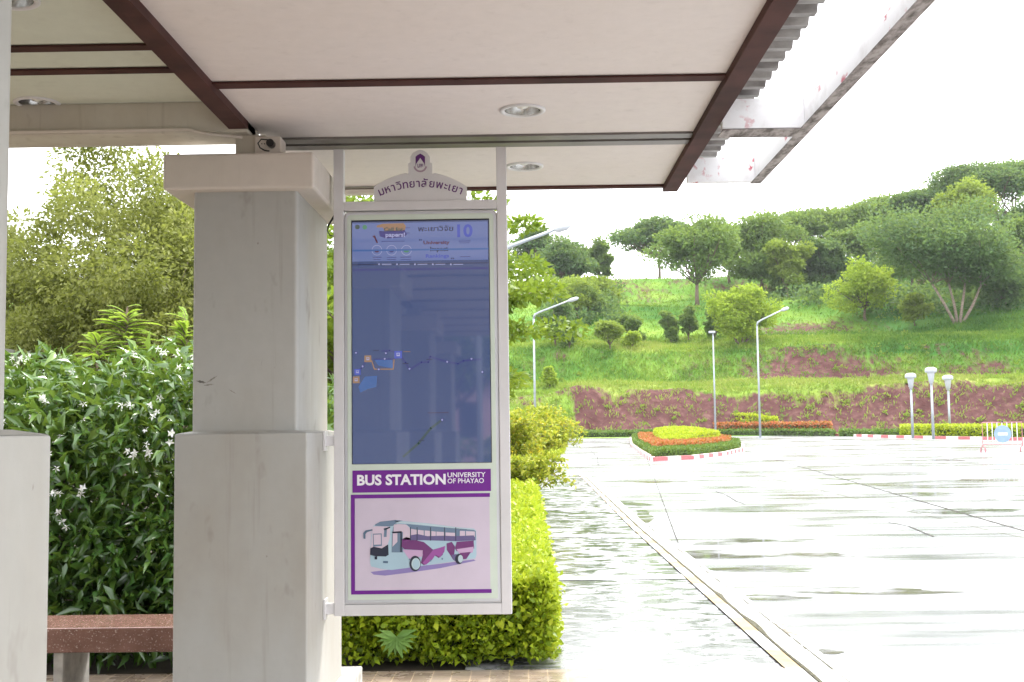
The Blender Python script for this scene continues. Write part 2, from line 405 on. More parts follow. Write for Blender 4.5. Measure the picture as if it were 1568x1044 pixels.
o = b.build('sidewalk', M_walk); tag(o, kind='structure')
b = MB()
for ya in (11.9, 16.6, 21.8, 28.5, 33.5):
    yb = ya+.36; b.add([(SX0, ya, g(ya)+.004), (SX1, ya, g(ya)+.004), (SX1, yb, g(yb)+.004), (SX0, yb, g(yb)+.004)], [(0, 1, 2, 3)])
tag(b.build('sidewalk_bands', M_band), kind='structure')
b = MB()
b.add([(-8, -8, .006), (SX1, -8, .006), (SX1, 7.5, .006), (-8, 7.5, .006)], [(0, 1, 2, 3)])
tag(b.build('tile_pavement', M_tile), kind='structure')
b = MB()
b.add([(.36, 2, .011), (SX1+.0, 2, .011), (SX1, 7.42, .011), (.36, 7.42, .011)], [(0, 1, 2, 3)])
tag(b.build('sunlit_tile_pavement', M_tile_lit), kind='structure')  # paler tiles: the wash of daylight past the canopy shade put into the colour
# planting soil left of the walk
sheet('planting_bed', [-60, SX0], [7.5, 18, 36.4], -.02, M_earth)
sheet('back_lawn', [-60, 300], [-60, -8], .0, M_earth)

# kerb: alternating faded yellow / white blocks with a real step down to the gutter strip
kerb = MB(); y = -4.0; k = 0
while y < 35.5:
    L = .62 if k % 2 else .72
    y2 = min(y+L, 35.6); z0, z1 = g(y), g(y2)
    kerb.add([(SX1, y, z0+.012), (KX1, y, z0+.008), (KX1, y2, z1+.008), (SX1, y2, z1+.012), (KX1+.02, y, z0-.12), (KX1+.02, y2, z1-.12)],
             [(0, 1, 2, 3), (1, 4, 5, 2)], k % 2)
    y = y2; k += 1
o = kerb.build('pavement_kerb', [M_kerbw, M_yellow]); tag(o, kind='structure')
gt = MB()
for ya, yb in ((-4, 18), (18, 35.6)):
    gt.add([(KX1+.035, ya, g(ya)-.012), (GX1+.02, ya, g(ya)-.012), (GX1+.02, yb, g(yb)-.012), (KX1+.035, yb, g(yb)-.012),
            (GX1+.025, ya, g(ya)-.12), (GX1+.025, yb, g(yb)-.12)], [(0, 1, 2, 3), (1, 4, 5, 2)])
tag(gt.build('gutter', M_gutter), kind='structure')
def m_edge(name, base, dirt, sc1, lo, hi):
    m, n, l, p = new_mat(name); f = noise(n, l, sc1, 6, stretch=(1.2, .5, 1), rough=.7)
    l.new(mix(n, l, maprange(n, l, f, lo, hi, 0, 1), base, dirt), p.inputs['Base Color']); p.inputs['Roughness'].default_value = .6; return m
jt = MB(); y = 4.0
while y < 35:
    y2 = y+.22; w0 = .006+.010*abs(math.sin(y*1.9)+.5*math.sin(y*5.3))*(2.2 if 8.3 < y < 11 else .6); w1 = .006+.010*abs(math.sin(y2*1.9)+.5*math.sin(y2*5.3))*(2.2 if 8.3 < y2 < 11 else .6)
    jt.add([(KX1+.02, y, g(y)-.002), (KX1+.032+w0, y, g(y)-.002), (KX1+.032+w1, y2, g(y2)-.002), (KX1+.02, y2, g(y2)-.002)], [(0, 1, 2, 3)]); y = y2
y = 6.0
while y < 20:
    y2 = y+random.uniform(.1, .5); w = random.uniform(.004, .016)
    jt.add([(GX1+.018-w, y, g(y)-.008), (GX1+.018, y, g(y)-.008), (GX1+.018, y2, g(y2)-.008), (GX1+.018-w*.6, y2, g(y2)-.008)], [(0, 1, 2, 3)]); y = y2+random.choice((0, 0, .05, .4))
tag(jt.build('gutter_joint', simple('mossy joint dirt', (.07, .065, .035), .95, var=.4, scale=30, bmp=.6)), kind='structure')
ed = MB(); ed.add([(GX1+.02, 5, -.094), (GX1+.20, 5, -.094), (GX1+.16, 18, -.094), (GX1+.02, 18, -.094)], [(0, 1, 2, 3)])
tag(ed.build('road_edge', m_edge('silted road edge', (.30, .305, .31), (.12, .095, .065), 1.6, .54, .60)), kind='structure')

# slab joints, cracks and standing puddles on the road
M_joint = simple('open slab joint', (.085, .082, .072), .95, var=.3, scale=8, spec=.05)
js = MB()
def groundline(mb, pts, w, off=-.095):
    for a, b_ in zip(pts, pts[1:]):
        A, B = Vector((a[0], a[1])), Vector((b_[0], b_[1])); m = max(1, int((B-A).length/2)); d = (B-A).normalized(); nn = Vector((-d.y, d.x))*w/2
        for k in range(m):
            p, q = A.lerp(B, k/m), A.lerp(B, (k+1)/m); mb.add([(u.x, u.y, g(u.y)+off) for u in (p-nn, q-nn, q+nn, p+nn)], [(0, 1, 2, 3)])
jA, jB = Vector(gp(1210, 710)[:2]), Vector(gp(1422, 771)[:2]); jd = (jB-jA).normalized(); jn = Vector((-jd.y, jd.x))
for k in range(-4, 6):
    o_ = jA+jn*k*5.2
    P_ = [o_+jd*t for t in (-26, 40)]
    P_ = [p for p in P_]; seg = [o_+jd*t for t in range(-26, 41)]
    seg = [p for p in seg if p.x > GX1+.15 and 4 < p.y < 75]
    if len(seg) > 1: groundline(js, [(p.x, p.y) for p in (seg[0], seg[-1])], .05 if k == 0 else .016)
for cr_ in ([(1095, 752), (1112, 758), (1128, 768), (1140, 772)], [(1360, 800), (1392, 806), (1430, 822)], [(1268, 683), (1330, 690), (1410, 684)], [(905, 690), (915, 700), (916, 712)]):
    groundline(js, [gp(*q)[:2] for q in cr_], .03)
tag(js.build('slab_joints', M_joint), kind='structure')
def m_water():
    m, n, l, p = new_mat('standing rain water'); p.inputs['Base Color'].default_value = (.14, .13, .10, 1); p.inputs['Roughness'].default_value = .04
    f = noise(n, l, 1.5, 6, stretch=(.7, 1.3, 1), rough=.65); l.new(maprange(n, l, f, .40, .60, 0, .85), p.inputs['Alpha']); return m
pd = MB()
for (cx, cy, rx_, ry_) in ((948, 773, 40, 7), (985, 790, 14, 11), (1472, 783, 80, 5), (1415, 756, 52, 2.6), (1452, 705, 26, 1.8), (1530, 735, 60, 1.8), (1330, 742, 62, 2.0), (1125, 829, 110, 5), (1090, 850, 70, 7), (1235, 850, 75, 4),
                          (1170, 872, 80, 5), (1180, 915, 50, 5), (1560, 765, 40, 2), (1290, 733, 40, 1.6), (1240, 805, 50, 1.5), (1010, 738, 46, 1.6), (1330, 905, 120, 6), (1268, 998, 20, 4.5)):
    P_ = []; ph = RS.rand()*6
    for k in range(26):
        a = 6.283*k/26; w_ = 1+.25*math.sin(3*a+ph)+.16*math.sin(7*a+ph*2); q = gp(cx+rx_*w_*math.cos(a), cy+ry_*(1+.2*math.sin(2*a+ph))*math.sin(a)); P_.append((max(q[0], GX1+.1), q[1], g(q[1])-.0965))
    pd.add(P_, [tuple(range(len(P_)))])
tag(pd.build('puddles', m_water()), kind='structure')

# ------------------------------------------------------------------ hillside
PS = [(-8, -.2), (-3, 0), (0, 0), (7, 4.7), (12, 5.6), (20, 10.0), (26, 10.8), (48, 17.4), (60, 19.4), (76, 24.8), (92, 26.0), (400, 27)]
def Yb(x): return 114-.30*max(0, x-18)+ (0 if x > 0 else .1*x)
def fbm(x, y, s):
    return (math.sin(x*s+1.3*math.sin(y*s*.7))+math.sin(y*s*1.3+1.7*math.sin(x*s*.6+2))+.5*math.sin(x*s*2.3+y*s*1.9))/2.5
def hill(x, y):
    s = y-Yb(x); s += 1.4*fbm(x, 0, .13)
    for (a, ha), (b_, hb) in zip(PS, PS[1:]):
        if s <= b_:
            t = max(0, (s-a)/(b_-a)); t = t*t*(3-2*t)*.5+t*.5; h = ha+(hb-ha)*t; break
    else: h = PS[-1][1]
    amp = min(1, max(0, s/15))
    h += amp*.55*fbm(x, y, .22)
    if 0 < s < 9: h += .5*fbm(x, y, .5)*min(1, s/3)
    # gully at the left end of the red bank
    if x < 14:
        cx = 5.0+.62*max(0, s); h -= .9*math.exp(-((x-cx)/.9)**2)*(1 if 0 < s < 9 else 0)
    return g(114)+h-.1
def soilmask(x, y):
    s = y-Yb(x)+1.4*fbm(x, 0, .13); px = 804+x/y*1800
    nzv = fbm(x, y, .45)*.5+fbm(x+40, y*1.7, 1.3)*.35
    if s < -.5: return 0.
    if s < 8:
        lim = 8.0 if px < 1060 else 6.1 + (1.9 if px > 1325 else 0)
        if px < 880: return max(0., .3+nzv*.8)
        return min(1, max(0, 1.25-.9*(s/lim)**4+nzv*.5))
    if 12 < s < 19:
        k = math.exp(-((px-1250)/110)**2)+.45*math.exp(-((px-1490)/60)**2)
        return min(1, max(0, k*1.5*(1-.7*(s-12)/7)+nzv*.6+.15))
    if s < 27: return max(0., nzv*.45-.05)
    if s < 48: return max(0., .55*math.exp(-((px-1240)/90)**2)*math.exp(-((s-32)/6)**2)*1.5+nzv*.4)
    return max(0., .35+nzv*.7) if s > 58 else max(0., nzv*.5)
xs = np.concatenate([np.linspace(-220, -30, 30), np.arange(-28, 90, .9), np.linspace(92, 260, 35)])
dys = np.concatenate([np.arange(-8, 30, .55), np.arange(30, 100, 1.4), np.linspace(102, 400, 30)])
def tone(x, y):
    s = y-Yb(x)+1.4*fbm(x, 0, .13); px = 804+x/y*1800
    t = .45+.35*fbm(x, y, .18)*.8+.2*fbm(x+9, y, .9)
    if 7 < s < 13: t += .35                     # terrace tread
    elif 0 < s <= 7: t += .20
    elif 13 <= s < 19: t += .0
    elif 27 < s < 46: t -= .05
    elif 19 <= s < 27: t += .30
    if px > 1290 and s > 17: t -= .45*min(1, (px-1290)/80)  # darker grass at right: shade below the big trees put into the tone
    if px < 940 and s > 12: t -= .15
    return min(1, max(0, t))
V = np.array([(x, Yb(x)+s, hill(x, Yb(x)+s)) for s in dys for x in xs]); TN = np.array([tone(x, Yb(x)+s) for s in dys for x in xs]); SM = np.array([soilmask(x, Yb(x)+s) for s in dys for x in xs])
nx = len(xs); ii = np.arange(len(dys)-1)[:, None]*nx+np.arange(nx-1)[None]; ii = ii.ravel()[:, None]
def m_hill():
    m, n, l, p = new_mat('grassy red earth bank')
    a_ = n.new('ShaderNodeAttribute'); a_.attribute_name = 'rnd'; b_ = n.new('ShaderNodeAttribute'); b_.attribute_name = 'tone'
    f = noise(n, l, 1.3, 6); f2 = noise(n, l, .12, 3); f3 = noise(n, l, 1.1, 6, stretch=(1.6, .5, .3))
    soil = ramp(n, l, f, [(.3, (.066, .026, .025)), (.55, (.105, .047, .044)), (.75, (.18, .10, .085))])
    grass = ramp(n, l, b_.outputs['Fac'], [(0, (.05, .15, .025)), (.4, (.11, .22, .03)), (.7, (.20, .30, .045)), (1, (.29, .34, .08))])
    grass = mix(n, l, maprange(n, l, f, .5, .75, 0, .4), grass, (.09, .15, .03))
    s = n.new('ShaderNodeMath'); s.operation = 'ADD'; l.new(a_.outputs['Fac'], s.inputs[0]); l.new(maprange(n, l, f3, .3, .7, -.38, .38), s.inputs[1])
    l.new(mix(n, l, maprange(n, l, s.outputs[0], .30, .80, 0, 1), grass, soil), p.inputs['Base Color'])
    p.inputs['Roughness'].default_value = .95; p.inputs['Specular IOR Level'].default_value = .1
    bump(n, l, p, f, .8, .25); return m
hl = mesh_np('hillside', V, ii+np.array([[0, 1, nx+1, nx]]), m_hill(), None, SM); tag(hl, kind='structure')
ta = hl.data.attributes.new('tone', 'FLOAT', 'POINT'); ta.data.foreach_set('value', TN.astype(np.float32))
hl.data.polygons.foreach_set('use_smooth', [True]*len(hl.data.polygons))
# grass growing on the hillside
n = 150000
gx = -6+RS.rand(n)*70; gs = np.where(RS.rand(n) < .72, RS.rand(n)*30, 30+RS.rand(n)*60)
pts = []; rr = []
for x, s in zip(gx, gs):
    y = Yb(x)+s
    x2 = x*(y/114)
    sm = soilmask(x2, y)
    if random.random() < min(.95 if fbm(x2*2.1, y*2.3, 1.1) < .25 else .6, max(0, (sm+.5*fbm(x2, y, 1.9)*.4-.1)*1.25)): continue
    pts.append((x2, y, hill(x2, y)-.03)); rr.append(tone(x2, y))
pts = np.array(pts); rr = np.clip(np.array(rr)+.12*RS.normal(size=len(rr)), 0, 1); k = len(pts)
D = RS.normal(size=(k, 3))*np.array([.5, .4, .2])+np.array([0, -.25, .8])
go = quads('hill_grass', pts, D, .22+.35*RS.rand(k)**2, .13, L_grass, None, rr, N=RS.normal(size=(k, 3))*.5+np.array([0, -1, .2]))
tag(go, 'bright green grass covering the terraced bank', 'grass', kind='stuff')

# ================================================================== SHELTER
Zb = CAMZ+1.462; Zp = CAMZ+1.50; Zl = CAMZ+1.60
YB = -6.6; YE = 7.20
can = thing('shelter_canopy', (0, 0, 2.9), 'flat shelter canopy with cream ceiling boards, brown beams and a peeling white fascia', 'canopy')
XL0, XL1 = -1.402, -1.312; XR0, XR1 = .873, .962
bands = [4.93-1.06*i for i in range(1, 11)]+[4.93]
# ceiling boards of the middle bay, one per field
edges = sorted(bands+[YB, 5.88]);
for a, b_ in zip(edges, edges[1:]):
    if b_-a < .2: continue
    MB().box(XL1, XR0, a+.004, b_-.004, Zp, Zp+.02).build('ceiling_board', M_ceil, can)
MB().box(XL1, XR0, 6.09, YE-.03, Zp, Zp+.02).build('ceiling_board', M_ceil, can)
for yb_ in bands:
    MB().box(XL1, XR0, yb_-.038, yb_+.038, Zp-.012, Zp-.003).build('batten', M_brown, can)
for (a, b_) in ((5.865, 5.955), (6.0, 6.09)):
    MB().box(XL1, XR0, a, b_, Zp-.012, Zb+.07).build('steel_channel', M_rail, can)
MB().box(XL1, XR0, 5.955, 6.0, Zp+.01, Zp+.02).build('channel_gap_strip', M_dirt, can)
MB().box(XL0, XL1, YB, 5.70, Zb, Zb+.16).build('long_beam', M_brown, can)
MB().box(XR0, XR1, YB, YE, Zb, Zb+.16).build('long_beam', M_brown, can)
MB().box(XL1, XR0, YE-.06, YE+.0, Zp-.014, Zb+.15).build('end_beam', M_brown, can)
# left bay
lb = [4.71, 5.02]
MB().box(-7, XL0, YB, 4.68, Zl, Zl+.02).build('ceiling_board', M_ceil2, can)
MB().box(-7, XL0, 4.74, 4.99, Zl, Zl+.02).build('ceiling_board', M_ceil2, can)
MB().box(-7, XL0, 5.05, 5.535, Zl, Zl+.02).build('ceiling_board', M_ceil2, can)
for q in lb: MB().box(-7, XL0, q-.031, q+.031, Zl-.012, Zl-.003).build('batten', M_brown, can)
MB().box(-7, XL1-.0, 5.537, 5.79, CAMZ+1.447, CAMZ+1.60).build('concrete_beam', M_beamc, can, bevel=.008)
MB().tube([(-7, 5.528, CAMZ+1.462), (-1.60, 5.528, CAMZ+1.462), (-1.50, 5.52, CAMZ+1.435), (-1.34, 5.55, CAMZ+1.425)], .008, 6).build('conduit', M_cap, can)
# roof sheet, then the added slabs that block the sun
cr = MB(); y = YB; nseg = 0
prof = [(0, 0), (.045, 0), (.065, .03), (.12, .03), (.14, 0)]
ys = []
while y < YE+.02:
    for dy, dz in prof[:4]: ys.append((y+dy, dz))
    y += .14
ys = [q for q in ys if q[0] < YE+.05]
v = [(x, a, CAMZ+1.60+dz) for a, dz in ys for x in (-7, 1.15)]+[(x, a, CAMZ+1.604+dz) for a, dz in ys for x in (-7, 1.15)]
m_ = len(ys)*2
f = [(2*i, 2*i+1, 2*i+3, 2*i+2) for i in range(len(ys)-1)]+[(m_+2*i, m_+2*i+2, m_+2*i+3, m_+2*i+1) for i in range(len(ys)-1)]+[(2*i+1, m_+2*i+1, m_+2*i+3, 2*i+3) for i in range(len(ys)-1)]
v = [(x if x > 0 else XR1-.02, a, z) for x, a, z in v]; v = [(1.155 if x > 1 else x, a, z) for x, a, z in v]
cr.add(v, f).build('corrugated_roof', M_corr, can)
MB().box(-7.1, -1.40, YB-.05, 5.79, CAMZ+1.66, CAMZ+1.74).build('sun_block_slab', M_greyconc, can)  # unseen slabs added over the boards to keep the sun out
MB().box(-1.40, XR1-.01, YB-.05, YE, CAMZ+1.66, CAMZ+1.74).build('sun_block_slab', M_greyconc, can)
# fascia on the outside and its arms
fz0, fz1 = CAMZ+1.42, CAMZ+1.568
MB().box(1.352, 1.388, YB, 6.78, fz0+.004, fz1).build('fascia', M_fascia, can)
MB().box(1.335, 1.392, YB, 6.78, fz0-.004, fz0+.003).build('fascia_underside', M_dirt, can)
for y0 in (5.52, 6.73, 1.5, -2.5):
    MB().box(XR1, 1.351, y0, y0+.05, fz0+.002, fz1-.003).build('bracket', M_fascia, can)
    if y0 < 6: MB().box(XR1, 1.333, y0+.0, y0+.15, fz0-.006, fz0-.001).build('bracket_flange', M_dirt, can)
# timber strut seen beyond the end beam
MB().box(-1.31, -.60, 7.06, 7.12, CAMZ+1.452, CAMZ+1.478).build('strut', M_cap, can)

# recessed ceiling lights
def m_reflector():
    m, n, l, p = new_mat('lamp reflector'); p.inputs['Base Color'].default_value = (.62, .62, .60, 1); p.inputs['Metallic'].default_value = .85; p.inputs['Roughness'].default_value = .22; return m
M_refl = m_reflector(); M_bulb = simple('frosted bulb', (.78, .77, .72), .25, var=0)
def downlight(loc, label):
    t = thing('ceiling_light', loc, label, 'light', 'recessed ceiling lights')
    x, y, z = loc; Rr = .108
    MB().lathe([(Rr, 0), (Rr, -.006), (Rr*.95, -.010), (Rr*.80, -.008), (Rr*.78, .0)], (x, y, z), 40).build('trim_ring', M_white, t, smooth=True)
    MB().lathe([(Rr*.78, -.001), (Rr*.74, .03), (Rr*.6, .06), (Rr*.3, .085), (.001, .09)], (x, y, z-.002), 32).build('reflector', M_refl, t, smooth=True)
    MB().lathe([(.012, .085), (.014, .055), (.03, .03), (.027, .012), (.001, .003)], (x, y, z), 16).build('bulb', M_bulb, t, smooth=True)
    return t
def on_z(px, py, z):
    d = ray(px, py); t = (z-CAMZ)/d[2]; return (d[0]*t, d[1]*t, z)
# openings are cut by hanging the fixtures a hair beneath the boards and hollowing them up through
for px, py, z, lab in ((800, 168, Zp, 'round recessed ceiling light in the middle bay, nearer one above the sign'),
                       (803, 254, Zp, 'round recessed ceiling light beside the right sign post, farther one'),
                       (57, 157, Zl, 'round recessed ceiling light partly hidden by the stained concrete beam'),
                       (14, -3, Zl, 'round recessed ceiling light cut off at the top left corner')):
    p = on_z(px, py, z); downlight((p[0], p[1], z), lab)
holes = MB()
for px, py, z in ((800, 168, Zp), (803, 254, Zp), (57, 157, Zl), (14, -3, Zl)):
    p = on_z(px, py, z); holes.lathe([(.001, -.05), (.084, -.05), (.084, .12), (.001, .12)], p, 32)
cut = holes.build('light_opening_cutter', M_ceil); 
dg = bpy.context.evaluated_depsgraph_get()
for o in [c for c in bpy.data.objects if c.parent == can and (c.name.startswith('ceiling_board') or c.name.startswith('sun_block_slab'))]:
    md = o.modifiers.new('openings', 'BOOLEAN'); md.object = cut; md.solver = 'EXACT'
    bpy.context.view_layer.update()
    dg = bpy.context.evaluated_depsgraph_get(); me = bpy.data.meshes.new_from_object(o.evaluated_get(dg)); 
    o.modifiers.clear(); o.data = me
bpy.data.objects.remove(cut)

# ------------------------------------------------------------------ pillars
def pillar(y0, label, near=False):
    t = thing('plaster_pillar', (-1.33, y0+.5, 0), label, 'pillar', 'pillars carrying the shelter canopy')
    x0, x1 = -1.641, -1.02; d = 1.03
    MB().box(x0-.09, x1+.08, y0-.1, y0+d+.24, 0, .182).build('plinth', M_greyconc, t, bevel=.008)
    m = MB(); m.box(x0, x1, y0, y0+d, .18, CAMZ+.004); m.taper(x0, x1, y0, y0+d, CAMZ+.004, CAMZ+.016, .06); m.build('base_block', M_plaster, t, bevel=.007)
    MB().box(x0+.062, x1-.06, y0+.07, y0+d-.09, CAMZ-.01, CAMZ+1.19).build('shaft', M_plaster, t, bevel=.014, seg=3)
    MB().box(-1.708, -.985, y0+.0, y0+d-.02, CAMZ+1.163, CAMZ+1.338).build('capital', M_cap, t, bevel=.016, seg=3)
    return t
P0 = pillar(5.5, 'grey plaster pillar with a broad capital left of the hanging display sign')
P1 = pillar(1.5, 'plaster pillar cut off by the left edge of the picture, nearest one')
for y0, lab in ((-2.5, 'plaster pillar behind the viewer, seen only as a reflection in the screen, nearer one'), (-6.5, 'plaster pillar at the rear end of the canopy, seen only in the screen')):
    pillar(y0, lab)
for i, y0 in enumerate((5.5, 1.5, -2.5, -6.5)):        # short concrete stub between capital and ceiling
    MB().box(-1.385, -1.24, y0+.10, y0+.62, CAMZ+1.34, CAMZ+1.446 if i == 0 else CAMZ+1.48).build('beam_bearing', M_beamc, can)

# dark scuff marks on the front pillar shaft
M_scuff = simple('dark scuff', (.22, .21, .185), .8, var=.3, scale=40)
sc_ = MB()
for (a, b_, c, d, w) in ((300, 583, 316, 586, 5), (316, 586, 333, 575, 4), (312, 590, 328, 588, 3), (350, 596, 362, 603, 2), (402, 548, 400, 560, 2)):
    p, q = at(a, b_, 5.5685), at(c, d, 5.5685); r = w/1800*5.5; nn = 10; pl = []
    for k in range(nn+1):
        t_ = k/nn; pl.append((p[0]+(q[0]-p[0])*t_, p[2]+(q[2]-p[2])*t_+r*.5*math.sin(t_*math.pi)*(.7+.3*math.sin(k*2.1))))
    for k in range(nn, -1, -1):
        t_ = k/nn; pl.append((p[0]+(q[0]-p[0])*t_, p[2]+(q[2]-p[2])*t_-r*.5*math.sin(t_*math.pi)*(.7+.3*math.cos(k*1.7))-.0003))
    sc_.flat(pl, 5.5685)
shaft0 = [c for c in bpy.data.objects if c.parent == P0 and c.name.startswith('shaft')][0]
sc_.build('scuff_mark', M_scuff, P0)

# junction box with a plug on the pillar head
jx = thing('power_socket_box', at(415, 232, 5.52), 'white power socket box with a black plug on top of the pillar capital', 'socket')
a = at(390, 209, 5.56); b_ = at(430, 231, 5.56)
MB().box(a[0], b_[0], 5.56, 5.68, CAMZ+1.339, a[2]).build('box', M_cap, jx, bevel=.006)
p = at(414, 219, 5.53)
MB().tube([(p[0], 5.56, p[2]), (p[0], 5.52, p[2])], .019, 16).build('plug', M_black, jx)
q = [at(411, 214, 5.53), at(400, 213, 5.525), at(395, 219, 5.525), at(398, 226, 5.525), at(405, 230, 5.53), at(412, 231, 5.56)]
MB().tube(q, .0035, 6).build('cable', M_black, jx, smooth=True)
MB().tube([at(401, 220, 5.558), at(401, 220, 5.554)], .003, 8).build('socket_hole', M_black, jx)
MB().tube([at(405, 220, 5.558), at(405, 220, 5.554)], .003, 8).build('socket_hole', M_black, jx)

# bench between pillars
bl = at(60, 962, 6.42)
bn = thing('granite_bench', (-2.6, 6.65, 0), 'red granite bench slab against the left side of the pillar', 'bench')
MB().box(-3.4, -1.66, 6.53, 7.01, .315, .45).build('seat', M_granite, bn, bevel=.010)
MB().box(-2.62, -2.565, 6.57, 6.97, 0, .315).build('leg', M_greyconc, bn, bevel=.006)
MB().box(-3.35, -3.29, 6.57, 6.97, 0, .315).build('leg', M_greyconc, bn, bevel=.006)
MB().box(-1.735, -1.68, 6.57, 6.97, 0, .315).build('leg', M_greyconc, bn, bevel=.006)

# ================================================================== DISPLAY SIGN
SY = 5.95
def S(px, py): p = at(px, py, SY); return (p[0], p[2])
def avgx(xt, yt, xb, yb_): return (S(xt, yt)[0]+S(xb, yb_)[0])/2
def rectS(x0t, x1t, x0b, x1b, y0, y1):   # an upright rectangle through pixel edges measured top and bottom
    X0 = avgx(x0t, y0, x0b, y1); X1 = avgx(x1t, y0, x1b, y1); xm = (x0t+x1t)/2
    return X0, X1, S((x0b+x1b)/2, y1)[1], S(xm, y0)[1]
sg = thing('bus_station_sign', (-.53, SY, .55), 'tall white framed display sign with a blue screen and bus picture, hanging beside the pillar', 'sign')
XA, XB, Zbot, Ztop = rectS(509.5, 775, 512.5, 784, 213, 942)
pw = .052
print('SIGN', XA, XB, Zbot, Ztop)
MB().box(XA, XA+pw, SY, SY+.05, Zbot, Zb-.005).build('post', M_white, sg, bevel=.003)
MB().box(XB-pw, XB, SY, SY+.05, Zbot, Zb-.005).build('post', M_white, sg, bevel=.003)
zc0, zc1 = S(641, 321)[1], S(641, 307)[1]
MB().box(XA+pw, XB-pw, SY, SY+.05, zc0, zc1).build('cross_bar', M_white, sg, bevel=.003)
MB().box(XA+pw, XB-pw, SY+.001, SY+.05, Zbot, Zbot+.055).build('bottom_bar', M_white, sg, bevel=.003)
# cabinet with rounded upper corners, its own trim
cx0, cx1 = XA+pw-.006, XB-pw+.006; cz0, cz1 = Zbot+.057, zc0-.004
def rrect(x0, x1, z0, z1, r, rb=.001, n=6):
    P = []
    for (cx, cz, a0, rr_) in ((x1-r, z1-r, 0, r), (x0+r, z1-r, 90, r), (x0+rb, z0+rb, 180, rb), (x1-rb, z0+rb, 270, rb)):
        for k in range(n+1):
            a = R(a0+90*k/n); P.append((cx+rr_*math.cos(a), cz+rr_*math.sin(a)))
    return P
MB().prism(rrect(cx0+.002, cx1-.002, cz0, cz1, .035), SY+.012, SY+.09).build('cabinet', M_white, sg)
MB().prism(rrect(cx0+.010, cx1-.010, cz0+.008, cz1-.008, .032), SY+.004, SY+.011).build('trim', M_trim, sg, bevel=.002)
MB().prism(rrect(cx0+.024, cx1-.024, cz0+.022, cz1-.018, .02), SY+.0005, SY+.0035).build('front_glass', M_glassgreen, sg)
# screen
def m_screen():
    m, n, l, p = new_mat('switched on blue screen'); p.inputs['Base Color'].default_value = (.02, .025, .04, 1); p.inputs['Roughness'].default_value = .035
    p.inputs['Specular IOR Level'].default_value = .9
    p.inputs['Coat Weight'].default_value = .5; p.inputs['Coat Roughness'].default_value = .02
    p.inputs['Emission Color'].default_value = (.055, .078, .175, 1); p.inputs['Emission Strength'].default_value = .30
    return m
M_screen = m_screen()
def glow(name, c, e=.5):
    e *= .72; c = tuple(.8*q+.2*w for q, w in zip(c, (.10, .12, .24)))
    m, n, l, p = new_mat(name); p.inputs['Base Color'].default_value = (*[q*.3 for q in c], 1); p.inputs['Roughness'].default_value = .035; p.inputs['Specular IOR Level'].default_value = .9
    p.inputs['Coat Weight'].default_value = .5
    p.inputs['Emission Color'].default_value = (*c, 1); p.inputs['Emission Strength'].default_value = e; return m
sx0, sx1, sz0, sz1 = rectS(538, 748, 541, 752, 337, 709)
LY = [SY-.0006*k for k in range(12)]
MB().box(sx0-.004, sx1+.004, LY[1], SY+.0004, sz0-.002, sz1+.004).build('screen_bezel', M_black, sg)
scn = MB().box(sx0, sx1, LY[2], LY[1]-.0001, sz0+.0, sz1-.004).build('screen', M_screen, sg)
def text_mesh(s, bold=.0):
    c = bpy.data.curves.new('txt', 'FONT'); c.body = s; c.size = 1; c.offset = bold; c.resolution_u = 3
    o = bpy.data.objects.new('txt', c); COL.objects.link(o); bpy.context.view_layer.update()
    dg = bpy.context.evaluated_depsgraph_get(); me = bpy.data.meshes.new_from_object(o.evaluated_get(dg))
    V = np.array([v.co[:] for v in me.vertices]) if len(me.vertices) else np.zeros((0, 3)); Fc = [tuple(p.vertices) for p in me.polygons]
    bpy.data.objects.remove(o); bpy.data.curves.remove(c); bpy.data.meshes.remove(me)
    return V, Fc
def put_text(mb, s, x0, x1, z0, z1, y, mi, bold=0., keep=False):
    V, Fc = text_mesh(s, bold)
    if not len(V): return
    a, b_ = V.min(0), V.max(0); kx = (x1-x0)/(b_[0]-a[0]); kz = (z1-z0)/(b_[1]-a[1])
    if keep: kz = min(kx, kz)
    mb.add([(x0+(p[0]-a[0])*kx, y, z0+(p[1]-a[1])*kz) for p in V], Fc, mi)
def tpx(mb, s, x0, y0, x1, y1, y, mi, bold=0.):       # text fitted to a measured pixel box on the sign plane
    A = S(x0, y1); B = S(x1, y0); put_text(mb, s, A[0], B[0], A[1], B[1], y, mi, bold)
def rpx(mb, x0, y0, x1, y1, y, mi):
    A = S(x0, y1); B = S(x1, y0); mb.flat([(A[0], A[1]), (B[0], A[1]), (B[0], B[1]), (A[0], B[1])], y, mi)
def cpx(mb, cx, cy, r, y, mi, n=20, r2=None, ry=None):
    c = S(cx, cy); k = SY/F; P = [(c[0]+r*k*math.cos(2*math.pi*i/n), c[1]+(ry or r)*k*math.sin(2*math.pi*i/n)) for i in range(n)]
    if r2:
        Q = [(c[0]+r2*k*math.cos(2*math.pi*i/n), c[1]+r2*k*math.sin(2*math.pi*i/n)) for i in range(n)]
        mb.add([(x, y, z) for x, z in P+Q], [(i, (i+1) % n, (i+1) % n+n, i+n) for i in range(n)], mi)
    else: mb.flat(P, y, mi)
def lpx(mb, pts, w, y, mi):
    for (a, b_) in zip(pts, pts[1:]):
        A, B = Vector(S(*a)), Vector(S(*b_)); d = (B-A); 
        if d.length < 1e-6: continue
        d.normalize(); nrm = Vector((-d.y, d.x))*w*SY/F/2; e = d*w*SY/F*.4
        mb.flat([tuple(A-e+nrm), tuple(A-e-nrm), tuple(B+e-nrm), tuple(B+e+nrm)], y, mi)
G_pale = glow('screen pale banner', (.14, .18, .37), .38); G_white = glow('screen white', (.36, .37, .56), .38); G_dark = glow('screen dark', (.02, .02, .06), .3)
